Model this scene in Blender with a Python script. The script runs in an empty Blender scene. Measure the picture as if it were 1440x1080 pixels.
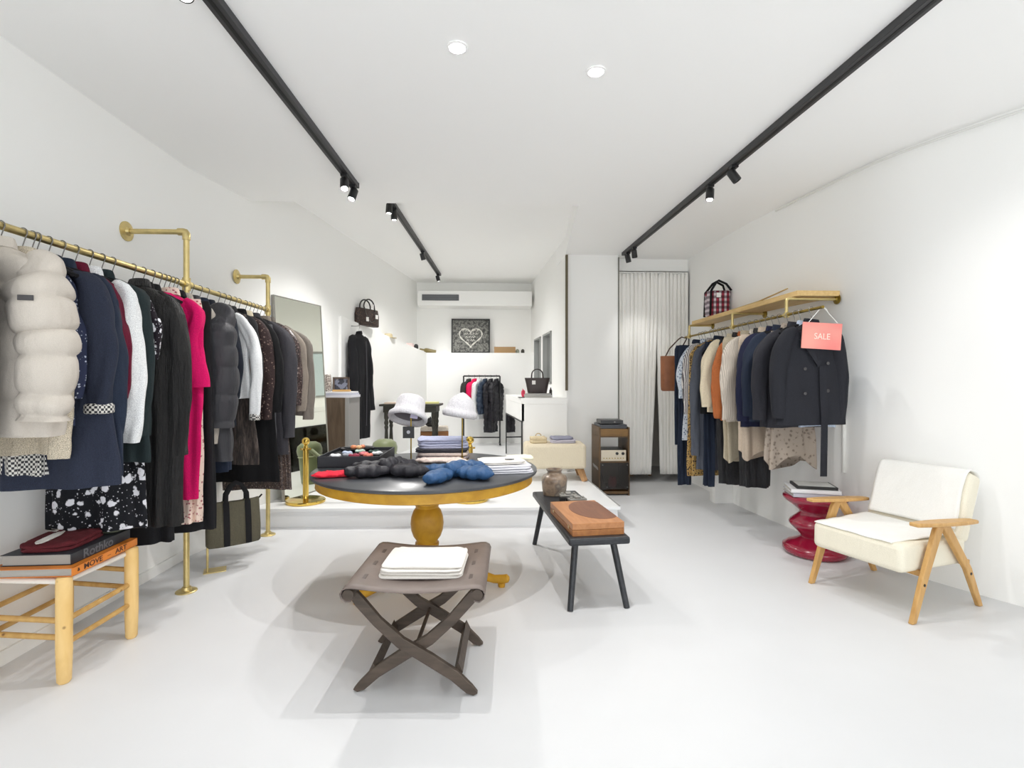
import bpy, math, random
from mathutils import Vector, Matrix, noise as mnoise
PI = math.pi
sc = bpy.context.scene
COL = sc.collection
random.seed(7)

# ------------------------------------------------------------------ camera and layout helpers
F, CX, HY, HC = 720.0, 720.0, 535.0, 1.35
TH = math.atan(30 / 720.0)
CT, ST = math.cos(TH), math.sin(TH)
def room(xc, d):                      # camera-right / depth metres -> room X, Y
    return d * ST + xc * CT, d * CT - xc * ST
def at(px, py, d):                    # direction seen at a pixel, at depth d
    X, Y = room((px - CX) / F * d, d)
    return Vector((X, Y, HC - (py - HY) / F * d))
def fl(px, py, h=0.0):                # point at height h seen at a pixel
    return at(px, py, F * (HC - h) / (py - HY))

cam = bpy.data.cameras.new('camera'); co = bpy.data.objects.new('camera', cam); COL.objects.link(co)
co.location = (0, 0, HC); co.rotation_euler = (PI / 2, 0, -TH)
cam.lens = 18.0; cam.sensor_width = 36.0; cam.shift_y = -5 / 1440.0; cam.clip_start = 0.05
sc.camera = co

# ------------------------------------------------------------------ materials
def srgb(c):
    return tuple((x / 255 / 12.92) if x / 255 <= 0.04045 else ((x / 255 + 0.055) / 1.055) ** 2.4 for x in c) + (1,)
class Mat:
    def __init__(s, name):
        s.m = bpy.data.materials.new(name); s.m.use_nodes = True
        s.t = s.m.node_tree; s.b = s.t.nodes['Principled BSDF']
    def n(s, kind, **kw):
        nd = s.t.nodes.new(kind)
        for k, v in kw.items():
            if k in nd.inputs: nd.inputs[k].default_value = v
            else: setattr(nd, k, v)
        return nd
    def l(s, a, b): s.t.links.new(a, b)
    def coord(s, scale=(1, 1, 1)):
        tc = s.n('ShaderNodeTexCoord'); mp = s.n('ShaderNodeMapping'); mp.inputs['Scale'].default_value = scale
        s.l(tc.outputs['Object'], mp.inputs['Vector']); return mp.outputs['Vector']
    def ramp(s, fac, stops, interp='LINEAR'):
        r = s.n('ShaderNodeValToRGB'); r.color_ramp.interpolation = interp
        e = r.color_ramp.elements
        while len(e) < len(stops): e.new(0.5)
        for el, (p, c) in zip(e, stops): el.position = p; el.color = srgb(c)
        s.l(fac, r.inputs['Fac']); return r.outputs['Color']
    def bump(s, h, strength=.3, dist=.01):
        b = s.n('ShaderNodeBump'); b.inputs['Strength'].default_value = strength; b.inputs['Distance'].default_value = dist
        s.l(h, b.inputs['Height']); s.l(b.outputs['Normal'], s.b.inputs['Normal'])
def plain(name, c, rough=.6, metal=0, spec=.5, sheen=0, var=0, vscale=8, bump=0, bscale=200, bdist=.002, coat=0):
    m = Mat(name); b = m.b
    b.inputs['Base Color'].default_value = srgb(c); b.inputs['Roughness'].default_value = rough
    b.inputs['Metallic'].default_value = metal; b.inputs['Specular IOR Level'].default_value = spec
    b.inputs['Sheen Weight'].default_value = sheen; b.inputs['Coat Weight'].default_value = coat
    if var:
        v = m.coord(); nz = m.n('ShaderNodeTexNoise', Scale=vscale, Detail=4.0); m.l(v, nz.inputs['Vector'])
        lo = tuple(max(0, x * (1 - var)) for x in c); hi = tuple(min(255, x * (1 + var)) for x in c)
        m.l(m.ramp(nz.outputs['Fac'], [(.3, lo), (.7, hi)]), b.inputs['Base Color'])
    if bump:
        v = m.coord(); nz = m.n('ShaderNodeTexNoise', Scale=bscale, Detail=3.0); m.l(v, nz.inputs['Vector'])
        m.bump(nz.outputs['Fac'], bump, bdist)
    return m.m
def cloth(name, c, rough=.9, scale=18, amp=.012, sheen=.0, var=.12):
    """fabric: soft wrinkles running mostly downwards, with a fine weave"""
    m = Mat(name); b = m.b; b.inputs['Roughness'].default_value = rough; b.inputs['Specular IOR Level'].default_value = .25
    b.inputs['Sheen Weight'].default_value = sheen
    v = m.coord((1, 1, .35)); nz = m.n('ShaderNodeTexNoise', Scale=float(scale), Detail=3.0); m.l(v, nz.inputs['Vector'])
    v2 = m.coord(); n2 = m.n('ShaderNodeTexNoise', Scale=420.0, Detail=1.0); m.l(v2, n2.inputs['Vector'])
    lo = tuple(x * (1 - var) for x in c); hi = tuple(min(255, x * (1 + var)) for x in c)
    m.l(m.ramp(n2.outputs['Fac'], [(.35, lo), (.65, hi)]), b.inputs['Base Color'])
    ad = m.n('ShaderNodeMath', operation='MULTIPLY_ADD'); m.l(n2.outputs['Fac'], ad.inputs[0]); ad.inputs[1].default_value = .06; m.l(nz.outputs['Fac'], ad.inputs[2])
    m.bump(ad.outputs[0], .7, amp); return m.m
def blooms(name, base, flower, scale=14, lo=.22, hi=.3, small=True):
    """flower heads scattered on a plain ground"""
    m = Mat(name); b = m.b; b.inputs['Roughness'].default_value = .8; b.inputs['Specular IOR Level'].default_value = .2
    v = m.coord(); nz = m.n('ShaderNodeTexNoise', Scale=scale * 2.2, Detail=1.0); m.l(v, nz.inputs['Vector'])
    mx = m.n('ShaderNodeVectorMath', operation='SCALE'); m.l(nz.outputs['Color'], mx.inputs[0]); mx.inputs['Scale'].default_value = .45 / scale
    ad = m.n('ShaderNodeVectorMath', operation='ADD'); m.l(v, ad.inputs[0]); m.l(mx.outputs[0], ad.inputs[1])
    vo = m.n('ShaderNodeTexVoronoi', Scale=float(scale)); m.l(ad.outputs[0], vo.inputs['Vector'])
    c1 = m.ramp(vo.outputs['Distance'], [(.0, base), (.07, flower), (lo, flower), (hi, base)])
    if small:
        v3 = m.n('ShaderNodeTexVoronoi', Scale=float(scale * 3.1)); m.l(v, v3.inputs['Vector'])
        c2 = m.ramp(v3.outputs['Distance'], [(.12, flower), (.2, base)])
        mm = m.n('ShaderNodeMix', data_type='RGBA', blend_type='LIGHTEN'); mm.inputs[0].default_value = .8
        m.l(c1, mm.inputs[6]); m.l(c2, mm.inputs[7]); c1 = mm.outputs[2]
    m.l(c1, b.inputs['Base Color']); return m.m
def speckle(name, stops, scale=60, rough=.6, metal=0):
    m = Mat(name); b = m.b; b.inputs['Roughness'].default_value = rough; b.inputs['Metallic'].default_value = metal
    v = m.coord(); nz = m.n('ShaderNodeTexNoise', Scale=float(scale), Detail=2.0); m.l(v, nz.inputs['Vector'])
    m.l(m.ramp(nz.outputs['Fac'], stops, 'CONSTANT'), b.inputs['Base Color']); m.bump(nz.outputs['Fac'], .4, .004); return m.m
def stripes(name, a, bcol, scale=14, axis='X', dist=1.2):
    m = Mat(name); b = m.b; b.inputs['Roughness'].default_value = .95
    v = m.coord(); w = m.n('ShaderNodeTexWave', bands_direction=axis, Scale=float(scale), Distortion=dist); w.inputs['Detail Scale'].default_value = 1.0
    m.l(v, w.inputs['Vector']); m.l(m.ramp(w.outputs['Fac'], [(.3, a), (.6, bcol)]), b.inputs['Base Color']); m.bump(w.outputs['Fac'], .8, .006); return m.m
def fur(name, c, c2):
    m = Mat(name); b = m.b; b.inputs['Roughness'].default_value = .55; b.inputs['Sheen Weight'].default_value = .0
    v = m.coord((1, 1, .12)); nz = m.n('ShaderNodeTexNoise', Scale=60.0, Detail=4.0, Roughness=.7); m.l(v, nz.inputs['Vector'])
    m.l(m.ramp(nz.outputs['Fac'], [(.45, c), (.75, c2)]), b.inputs['Base Color']); m.bump(nz.outputs['Fac'], 1., .02); return m.m
def wood(name, a, b2, scale=6, axis=(1, 8, 8), rough=.5, knots=False, spec=.4):
    m = Mat(name); b = m.b; b.inputs['Roughness'].default_value = rough; b.inputs['Specular IOR Level'].default_value = spec
    v = m.coord(axis); nz = m.n('ShaderNodeTexNoise', Scale=float(scale), Detail=5.0, Distortion=.6); m.l(v, nz.inputs['Vector'])
    c = m.ramp(nz.outputs['Fac'], [(.3, a), (.7, b2)])
    if knots:
        v2 = m.coord(); vo = m.n('ShaderNodeTexVoronoi', Scale=9.0); m.l(v2, vo.inputs['Vector'])
        k = m.ramp(vo.outputs['Distance'], [(.03, (120, 80, 50)), (.09, (255, 255, 255))])
        mm = m.n('ShaderNodeMix', data_type='RGBA', blend_type='MULTIPLY'); mm.inputs[0].default_value = .8
        m.l(c, mm.inputs[6]); m.l(k, mm.inputs[7]); c = mm.outputs[2]
    m.l(c, b.inputs['Base Color']); m.bump(nz.outputs['Fac'], .15, .002); return m.m
def glow(name, c, s):
    m = Mat(name); m.b.inputs['Base Color'].default_value = (1, 1, 1, 1)
    m.b.inputs['Emission Color'].default_value = c; m.b.inputs['Emission Strength'].default_value = s; return m.m
def glass(name, c=(225, 230, 228), rough=.02, alpha=.25):
    m = Mat(name); t = m.t
    tr = m.n('ShaderNodeBsdfTransparent'); tr.inputs['Color'].default_value = srgb(c)
    gl = m.n('ShaderNodeBsdfGlossy'); gl.inputs['Roughness'].default_value = rough
    fr = m.n('ShaderNodeFresnel'); fr.inputs['IOR'].default_value = 1.45
    mx = m.n('ShaderNodeMixShader'); m.l(fr.outputs[0], mx.inputs[0]); m.l(tr.outputs[0], mx.inputs[1]); m.l(gl.outputs[0], mx.inputs[2])
    m.l(mx.outputs[0], t.nodes['Material Output'].inputs['Surface']); return m.m

WALL = plain('white wall paint', (245, 245, 243), .75, spec=.2, bump=.08, bscale=60, bdist=.003)
CEIL = plain('white ceiling paint', (247, 247, 246), .8, spec=.15)
FLOORM = plain('glossy white resin floor', (214, 215, 217), .42, spec=.35, var=.012, vscale=1.2)
PLATM = plain('white platform paint', (232, 233, 234), .35, spec=.4)
BRASS = plain('satin brass', (214, 195, 138), .4, 1.0, var=.06, vscale=14)
BRASSD = plain('aged brass', (150, 128, 62), .35, 1.0, var=.1, vscale=14)
GOLD = plain('polished brass', (222, 188, 96), .12, 1.0)
BLACKM = plain('black metal', (32, 32, 33), .4, spec=.5)
TRACKM = plain('black track enamel', (50, 50, 52), .45, spec=.5)
STEEL = plain('steel wire', (120, 118, 115), .3, 1.0)
MIRROR = plain('mirror silvering', (228, 230, 220), .015, 1.0)
LAMPON = glow('lit lamp lens', (1, .98, .95, 1), 60)
HANGBLK = plain('black velvet hanger', (22, 21, 24), .8, spec=.2)

# ------------------------------------------------------------------ mesh helpers
class MB:
    def __init__(s): s.v = []; s.f = []
    def add(s, vs, fs, M=None):
        o = len(s.v)
        s.v += [tuple(M @ Vector(p)) if M else tuple(p) for p in vs]; s.f += [tuple(i + o for i in f) for f in fs]; return s
    def box(s, c, d, rz=0, M=None):
        x, y, z = (k / 2 for k in d)
        vs = [(a * x, b * y, e * z) for a in (-1, 1) for b in (-1, 1) for e in (-1, 1)]
        fs = [(0, 1, 3, 2), (4, 6, 7, 5), (0, 4, 5, 1), (2, 3, 7, 6), (0, 2, 6, 4), (1, 5, 7, 3)]
        T = Matrix.Translation(c) @ Matrix.Rotation(rz, 4, 'Z')
        return s.add(vs, fs, (M @ T) if M else T)
    def bb(s, x0, x1, y0, y1, z0, z1): return s.box(((x0 + x1) / 2, (y0 + y1) / 2, (z0 + z1) / 2), (x1 - x0, y1 - y0, z1 - z0))
    def prism(s, pts, z0, z1):
        n = len(pts)
        zt = (lambda i: z1[i]) if isinstance(z1, (list, tuple)) else (lambda i: z1)
        vs = [(p[0], p[1], z0) for p in pts] + [(p[0], p[1], zt(i)) for i, p in enumerate(pts)]
        fs = [tuple(range(n))[::-1], tuple(range(n, 2 * n))] + [(i, (i + 1) % n, (i + 1) % n + n, i + n) for i in range(n)]
        return s.add(vs, fs)
    def rings(s, R, cap=(True, True), M=None):
        n = len(R[0]); vs = [p for r in R for p in r]; fs = []
        for k in range(len(R) - 1):
            for i in range(n):
                j = (i + 1) % n; fs.append((k * n + i, k * n + j, (k + 1) * n + j, (k + 1) * n + i))
        if cap[0]: fs.append(tuple(range(n))[::-1])
        if cap[1]: b = (len(R) - 1) * n; fs.append(tuple(range(b, b + n)))
        return s.add(vs, fs, M)
    def lathe(s, prof, n=32, c=(0, 0, 0), M=None, cap=(True, True)):
        R = [[(c[0] + r * math.cos(2 * PI * i / n), c[1] + r * math.sin(2 * PI * i / n), c[2] + z) for i in range(n)] for r, z in prof]
        return s.rings(R, cap, M)
    def tube(s, path, r, n=10, M=None, up=None, cap=(True, True)):
        """r: number, or list of numbers / (ra, rb) per point; up: fixed second axis"""
        P = [Vector(p) for p in path]; R = []; prev = None
        for i, p in enumerate(P):
            t = (P[min(i + 1, len(P) - 1)] - P[max(i - 1, 0)]).normalized()
            if up is not None: a = Vector(up)
            elif prev is None: a = Vector((0, 0, 1)) if abs(t.z) < .9 else Vector((1, 0, 0))
            else: a = prev
            b = t.cross(a).normalized(); a = b.cross(t).normalized(); prev = a
            rr = r[i] if isinstance(r, (list, tuple)) else r
            ra, rb = rr if isinstance(rr, (list, tuple)) else (rr, rr)
            R.append([tuple(p + a * (ra * math.sin(2 * PI * k / n)) + b * (rb * math.cos(2 * PI * k / n))) for k in range(n)])
        return s.rings(R, cap, M)
    def build(s, name, mat, parent=None, smooth=True, bevel=0, ang=40, sub=0, loc=None, seg=2):
        me = bpy.data.meshes.new(name); me.from_pydata(s.v, [], s.f); me.update()
        if smooth:
            me.polygons.foreach_set('use_smooth', [True] * len(me.polygons)); me.set_sharp_from_angle(angle=math.radians(ang))
        me.materials.append(mat)
        o = bpy.data.objects.new(name, me); COL.objects.link(o)
        if parent: o.parent = parent
        if loc is not None: o.location = loc
        if bevel:
            b = o.modifiers.new('bevel', 'BEVEL'); b.width = bevel; b.segments = seg; b.limit_method = 'ANGLE'; b.harden_normals = False
        if sub:
            b = o.modifiers.new('subsurf', 'SUBSURF'); b.levels = sub; b.render_levels = sub
        return o
def tag(o, label=None, cat=None, group=None, kind=None):
    if label: o['label'] = label
    if cat: o['category'] = cat
    if group: o['group'] = group
    if kind: o['kind'] = kind
    return o
def empty(name, loc, rz=0, label=None, cat=None, group=None):
    o = bpy.data.objects.new(name, None); COL.objects.link(o); o.location = loc; o.rotation_euler = (0, 0, rz); o.empty_display_size = .05
    return tag(o, label, cat, group)
def struct(name, mb, mat, parent=None, **k):
    o = mb.build(name, mat, parent, **k)
    if not parent: o['kind'] = 'structure'
    return o
def copy_tree(o, parent=None):
    c = o.copy(); COL.objects.link(c)
    if parent: c.parent = parent
    for ch in [x for x in bpy.data.objects if x.parent == o]: copy_tree(ch, c)
    return c
def arc(c, r, a0, a1, n, plane='xz'):
    out = []
    for i in range(n + 1):
        a = math.radians(a0 + (a1 - a0) * i / n); u, v = r * math.cos(a), r * math.sin(a)
        out.append((c[0] + u, c[1], c[2] + v) if plane == 'xz' else (c[0], c[1] + u, c[2] + v) if plane == 'yz' else (c[0] + u, c[1] + v, c[2]))
    return out
def textobj(name, body, size, mat, loc, rot, parent=None, depth=.0006, font_bold=False, squash=1.0, space=1.0):
    cu = bpy.data.curves.new(name, 'FONT'); cu.body = body; cu.size = size; cu.extrude = depth; cu.align_x = 'CENTER'; cu.align_y = 'CENTER'
    cu.space_character = space
    if font_bold: cu.offset = size * .018
    cu.materials.append(mat); o = bpy.data.objects.new(name, cu); COL.objects.link(o)
    bpy.context.view_layer.update()
    me = bpy.data.meshes.new_from_object(o.evaluated_get(bpy.context.evaluated_depsgraph_get())); bpy.data.objects.remove(o)
    me.name = name; o = bpy.data.objects.new(name, me); COL.objects.link(o)
    o.location = loc; o.rotation_euler = rot; o.scale = (squash, 1, 1)
    if parent: o.parent = parent
    return o

# ------------------------------------------------------------------ the room
HM, HB = 2.98, 3.22          # main ceiling, raised ceiling of the back room
PH = .18                     # platform height
YF = -2.6
def wall(name, pts, z0, z1, out, mat=WALL, t=.12):
    """vertical wall along a polyline; out = +1/-1 side on which its thickness lies"""
    P = [Vector((p[0], p[1])) for p in pts]; Q = []
    for i, p in enumerate(P):
        a = P[max(i - 1, 0)]; b = P[min(i + 1, len(P) - 1)]; d = (b - a).normalized()
        Q.append(p + Vector((-d.y, d.x)) * t * out)
    return struct(name, MB().prism([tuple(p) for p in P] + [tuple(q) for q in Q[::-1]], z0, z1), mat, ang=20)
struct('floor', MB().bb(-3.2, 4.6, YF, 10.6, -.12, 0), FLOORM)
LW = [(-2.32, YF), (-2.32, 4.0), (-1.99, 5.8), (-1.90, 6.5), (-1.41, 9.85)]
wall('wall_left', LW, 0, HB + .02, 1)
rw = [(2.66, 8.0), (2.66, 5.6), (2.70, 4.9), (2.78, 4.2), (2.87, 3.6), (3.05, 3.15), (3.30, 2.7), (3.62, 2.2), (3.9, 1.6), (4.0, 1.0), (4.0, YF)]
def smooth_poly(P, n=4):
    out = []
    for i in range(len(P) - 1):
        p0, p1, p2, p3 = (Vector(P[max(0, min(len(P) - 1, k))]) for k in (i - 1, i, i + 1, i + 2))
        for k in range(n):
            t = k / n; out.append(tuple(.5 * ((2 * p1) + (p2 - p0) * t + (2 * p0 - 5 * p1 + 4 * p2 - p3) * t * t + (3 * p1 - p0 - 3 * p2 + p3) * t ** 3)))
    return out + [tuple(P[-1])]
RW = smooth_poly(rw)
wall('wall_right', RW, 0, HM + .3, 1)
wall('wall_back', [(-1.55, 9.85), (.95, 9.85)], 0, HB + .02, 1)
# right side wall of the back room, with two inner windows
def lerp(a, b, t): return a + (b - a) * t
A, B = Vector((.985, 6.62)), Vector((.785, 9.85))
def rbw(t): return A.lerp(B, t)
sol = MB()
nrm = Vector((B - A)).normalized(); nr = Vector((nrm.y, -nrm.x)) * .12
def seg(t0, t1, z0, z1):
    p, q = rbw(t0), rbw(t1); sol.prism([tuple(p), tuple(q), tuple(q + nr), tuple(p + nr)], z0, z1)
W1, W2 = (.33, .56), (.64, .86); WZ0, WZ1 = 1.3, 2.1
for t0, t1, z0, z1 in ((0, 1, 0, WZ0), (0, 1, WZ1, HB + .02), (0, W1[0], WZ0, WZ1), (W1[1], W2[0], WZ0, WZ1), (W2[1], 1, WZ0, WZ1)): seg(t0, t1, z0, z1)
struct('wall_inner', sol, WALL)
GREYF = plain('grey window enamel', (150, 152, 150), .4)
PANE = glass('window glass')
for k, (t0, t1) in enumerate((W1, W2)):
    fr = MB()
    for (a, b, z0, z1) in ((t0, t1, WZ0, WZ0 + .03), (t0, t1, WZ1 - .03, WZ1), (t0, t0 + .012, WZ0, WZ1), (t1 - .012, t1, WZ0, WZ1)):
        p, q = rbw(a) - nr * .15, rbw(b) - nr * .15; fr.prism([tuple(p), tuple(q), tuple(q + nr * .6), tuple(p + nr * .6)], z0, z1)
    w = struct('window_%d' % (k + 1), fr, GREYF)
    p, q = rbw(t0 + .01) + nr * .4, rbw(t1 - .01) + nr * .4
    MB().prism([tuple(p), tuple(q), tuple(q + nr * .05), tuple(p + nr * .05)], WZ0 + .02, WZ1 - .02).build('pane', PANE, w)
# closet behind the windows gets its own pale walls; niche behind the curtain
struct('wall_partition', MB().bb(.985, 1.66, 6.6, 6.72, 0, HM), WALL)
wall('wall_niche', [(1.66, 6.72), (1.66, 8.0), (2.66, 8.0)], 0, HM + .3, 1, plain('niche paint', (215, 212, 204), .8))
struct('wall_added_panel', MB().bb(1.66, 2.66, 6.80, 6.86, 2.82, HM), WALL)  # panel added above the curtain to catch light where the niche stays dark
struct('wall_bay', MB().bb(2.46, 2.66, 5.52, 5.66, 0, 1.05), WALL)
# ceilings
struct('ceiling', MB().bb(-3.2, 4.6, YF, 4.75, HM, HM + .36).prism([(.82, 4.75), (4.6, 4.75), (4.6, 10.6), (.96 - .15, 10.6), (.97, 6.6)], HM, HM + .36), CEIL)
struct('ceiling_back', MB().bb(-3.2, 1.2, 4.6, 10.6, HB, HB + .12), CEIL)
# platform with its nosing
P1 = (1.185, 4.72); P2 = (1.10, 6.6)
plat = MB().prism([(-2.4, 4.80), (1.185, 4.74), (1.10, 6.62), (.985, 6.62), (.75, 9.9), (-2.4, 9.9)], 0, PH - .03)
struct('floor_platform', plat, PLATM)
struct('trim_1', MB().prism([(-2.4, 4.76), (1.205, 4.70), (1.12, 6.62), (.985, 6.62), (.75, 9.9), (-2.4, 9.9)], PH - .03, PH), PLATM, bevel=.004)
struct('trim_2', MB().prism([(1.192, 4.71), (1.207, 4.71), (1.122, 6.6), (1.107, 6.6)], PH, PH + .003), plain('grey edge strip', (150, 150, 150), .4))
# shop front behind the camera: piers, transom and a wide pane that lets daylight in
struct('wall_front', MB().bb(-2.4, -2.0, YF - .12, YF, 0, HM).bb(3.6, 4.1, YF - .12, YF, 0, HM).bb(-2.0, 3.6, YF - .12, YF, 2.7, HM).bb(-2.0, 3.6, YF - .12, YF, 0, .25), WALL)
sw = MB()
for x in (-2.0, -.2, 1.7, 3.55): sw.bb(x, x + .05, YF - .1, YF - .02, .25, 2.7)
sw.bb(-2.0, 3.6, YF - .1, YF - .02, .25, .3).bb(-2.0, 3.6, YF - .1, YF - .02, 2.65, 2.7)
w3 = struct('window_3', sw, BLACKM)
# ledge along the left and back walls
LF = [(-1.87, 6.5), (-1.19, 9.56), (-1.19, 9.9), (-1.45, 9.9), (-1.93, 6.5)]
led = MB().prism(LF, 0, [2.16, 1.865, 1.865, 1.865, 2.16])
struct('wall_ledge', led, WALL)
struct('wall_ledge_back', MB().bb(-1.2, .86, 9.56, 9.9, 0, 1.865), WALL)
# brown vertical strip at the wall corner; dark joint beside the curtain
struct('trim_3', MB().bb(.965, .995, 6.56, 6.6, 1.22, 2.97), plain('brown corner strip', (92, 82, 58), .5))
struct('trim_4', MB().bb(1.655, 1.67, 6.585, 6.6, 0, 2.95), plain('dark joint', (120, 118, 112), .6))
# picture rail / cornice line on the curved right wall
cr = [Vector((p[0] - .0, p[1])) for p in RW if 1.2 < p[1] < 4.75]
m = MB(); m.tube([(p.x - .03, p.y, HM - .03) for p in cr], .009, 8)
struct('trim_5', m, plain('white cornice rail', (225, 225, 222), .5))
struct('baseboard_left', MB().bb(-2.32, -2.305, YF, 4.0, 0, .07), WALL)

# air conditioning bulkhead on the back wall
ac = empty('air_conditioner', (0, 9.4, 2.72), label='white air conditioning casing with a grey grille high on the back wall', cat='air conditioner')
MB().bb(-1.33, .76, 0, .44, 0, .27).build('casing', WALL, ac, bevel=.006)
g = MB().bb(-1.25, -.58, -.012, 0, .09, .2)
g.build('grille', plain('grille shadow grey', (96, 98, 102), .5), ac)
g = MB()
for k in range(6): g.bb(-1.25, -.58, -.018, -.012, .095 + k * .018, .1 + k * .018)
g.build('louvre', plain('grille grey', (125, 127, 130), .5), ac)

# ------------------------------------------------------------------ lights on the ceiling
def spot(loc, aim, power, size=math.radians(75), r=.025, blend=.9, col=(1, .985, .96)):
    l = bpy.data.lights.new('spot', 'SPOT'); l.energy = power; l.spot_size = size; l.spot_blend = blend; l.shadow_soft_size = r; l.color = col
    o = bpy.data.objects.new('spot_light', l); COL.objects.link(o); o.location = loc
    o.rotation_euler = (Vector(aim) - Vector(loc)).to_track_quat('-Z', 'Y').to_euler(); return o
def track(name, p0, p1, z, label):
    d = Vector(p1) - Vector(p0); L = d.length
    t = empty(name, ((p0[0] + p1[0]) / 2, (p0[1] + p1[1]) / 2, z), math.atan2(d.y, d.x), label, 'track light rail', 'black lighting tracks')
    MB().box((0, 0, -.02), (L, .065, .04)).build('rail', TRACKM, t, bevel=.003)
    MB().box((0, 0, -.0405), (L - .04, .018, .003)).build('channel', plain('track channel', (14, 14, 15), .6), t)
    for s in (-1, 1): MB().box((s * L / 2, 0, -.02), (.012, .068, .043)).build('end_cap', BLACKM, t)
    return t
TL = ((-1.20, 1.2), (-1.12, 4.28)); TR = ((1.90, .9), (1.70, 6.45)); TB = ((-1.04, 5.2), (-.90, 9.0))
track('lighting_track', TL[0], TL[1], HM, 'black ceiling lighting track nearest the left wall, above the long clothes rail')
track('lighting_track', TR[0], TR[1], HM, 'black ceiling lighting track on the right side, the longest one')
track('lighting_track', TB[0], TB[1], HB, 'black ceiling lighting track over the raised back room')
SPK = .42
def head(p, z, aim, lit, label, power=60, size=75):
    h = empty('track_spotlight', (p[0], p[1], z - .042), 0, label, 'spotlight', 'spotlights on the tracks')
    d = (Vector(aim) - Vector((p[0], p[1], z - .11))).normalized(); q = d.to_track_quat('-Z', 'Y').to_matrix().to_4x4()
    MB().box((0, 0, -.008), (.05, .05, .018)).tube([(0, 0, -.01), (0, 0, -.035)], .011).build('mount', BLACKM, h)
    M = Matrix.Translation((0, 0, -.075)) @ q
    MB().lathe([(.028, .05), (.032, .045), (.033, -.04), (.031, -.047), (.026, -.047), (.026, -.035)], 24, M=M, cap=(True, False)).build('lamp_body', BLACKM, h)
    MB().lathe([(.0255, -.036), (.0255, -.034)], 20, M=M).build('lens', LAMPON if lit else plain('unlit lens', (180, 180, 178), .3), h)
    if lit: spot(Vector((p[0], p[1], z - .117)) + d * .055, aim, power * SPK, math.radians(size))
def on(T, y): t = (y - T[0][1]) / (T[1][1] - T[0][1]); return (lerp(T[0][0], T[1][0], t), y)
head(on(TL, 2.02), HM, (-.6, 1.4, .9), True, 'lit spotlight nearest the camera on the left ceiling track', 28, 110)
head(on(TL, 4.0), HM, (-.8, 3.0, .6), True, 'lit spotlight second from the far end of the left ceiling track', 70, 110)
head(on(TL, 4.22), HM, (-1.6, 3.4, .6), True, 'lit spotlight at the very far end of the left ceiling track', 60, 100)
head(on(TR, 3.72), HM, (3.0, 3.3, .9), False, 'unlit black spotlight jutting from the middle of the right track')
head(on(TR, 4.1), HM, (1.4, 3.6, .2), True, 'lit spotlight in the middle of the right ceiling track', 80, 120)
head(on(TR, 6.05), HM, (2.15, 6.75, 1.0), True, 'lit spotlight at the far end of the right ceiling track', 50, 62)
head(on(TR, 6.3), HM, (2.2, 6.6, 1.2), False, 'small unlit spotlight beyond the last lit one on the right track')
head(on(TB, 5.28), HB, (-1.2, 5.3, 0), True, 'first short spotlight at the near end of the back room track', 180, 125)
head(on(TB, 5.5), HB, (-.9, 5.5, 0), True, 'second short spotlight from the near end of the back room track', 180, 125)
head(on(TB, 7.3), HB, (-.2, 8.0, .2), True, 'tilted spotlight midway along the back room track', 190, 140)
head(on(TB, 8.85), HB, (-.3, 9.0, 1.0), True, 'spotlight at the far end of the back room track', 120, 110)
# extra spots without lamp heads, added along the same right track nearer the camera
spot((1.86, 2.2, HM - .12), (3.3, 2.4, 1.0), 70 * SPK, math.radians(95)); spot((1.87, 1.6, HM - .12), (.3, 3.6, .4), 40 * SPK, math.radians(115), .02)
for k, (px, py) in enumerate(((643, 66), (838, 100))):
    p = at(px, py, F * (HM - HC) / (HY - py))
    t = empty('recessed_downlight', p, 0, ('round recessed ceiling downlight, the %s of the pair' % ('left' if k == 0 else 'right')), 'ceiling light', 'recessed downlights')
    MB().lathe([(.052, 0), (.052, -.006), (.04, -.008), (.04, 0)], 28, cap=(False, False)).build('bezel', CEIL, t)
    MB().lathe([(.04, -.004), (.04, -.002)], 24).build('lamp_lens', LAMPON, t)
    spot(p + Vector((0, 0, -.03)), (p.x, p.y + .5, 0), 125 * SPK, math.radians(125), .015)

# ------------------------------------------------------------------ world: daylight beyond the shop window, plus an added fill lamp
w = bpy.data.worlds.new('world'); sc.world = w; w.use_nodes = True
w.node_tree.nodes['Background'].inputs['Color'].default_value = (.93, .97, 1, 1); w.node_tree.nodes['Background'].inputs['Strength'].default_value = .9
def area(loc, aim, sx, sy, power, col=(1, 1, 1)):
    l = bpy.data.lights.new('area', 'AREA'); l.shape = 'RECTANGLE'; l.size = sx; l.size_y = sy; l.energy = power; l.color = col
    o = bpy.data.objects.new('daylight_fill', l); COL.objects.link(o); o.location = loc
    o.rotation_euler = (Vector(aim) - Vector(loc)).to_track_quat('-Z', 'Y').to_euler(); return o
area((.8, YF - .3, 1.0), (.2, 4, 4.6), 5.4, 1.8, 80, (.96, .98, 1))  # lamp added outside the shop window, aimed upward to brighten the ceiling
sc.view_settings.view_transform = 'Standard'; sc.view_settings.look = 'None'; sc.view_settings.gamma = 1
sc.view_settings.exposure = 0.43
sc.cycles.max_bounces = 14; sc.cycles.diffuse_bounces = 11; sc.cycles.glossy_bounces = 4; sc.cycles.sample_clamp_indirect = 6


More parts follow.
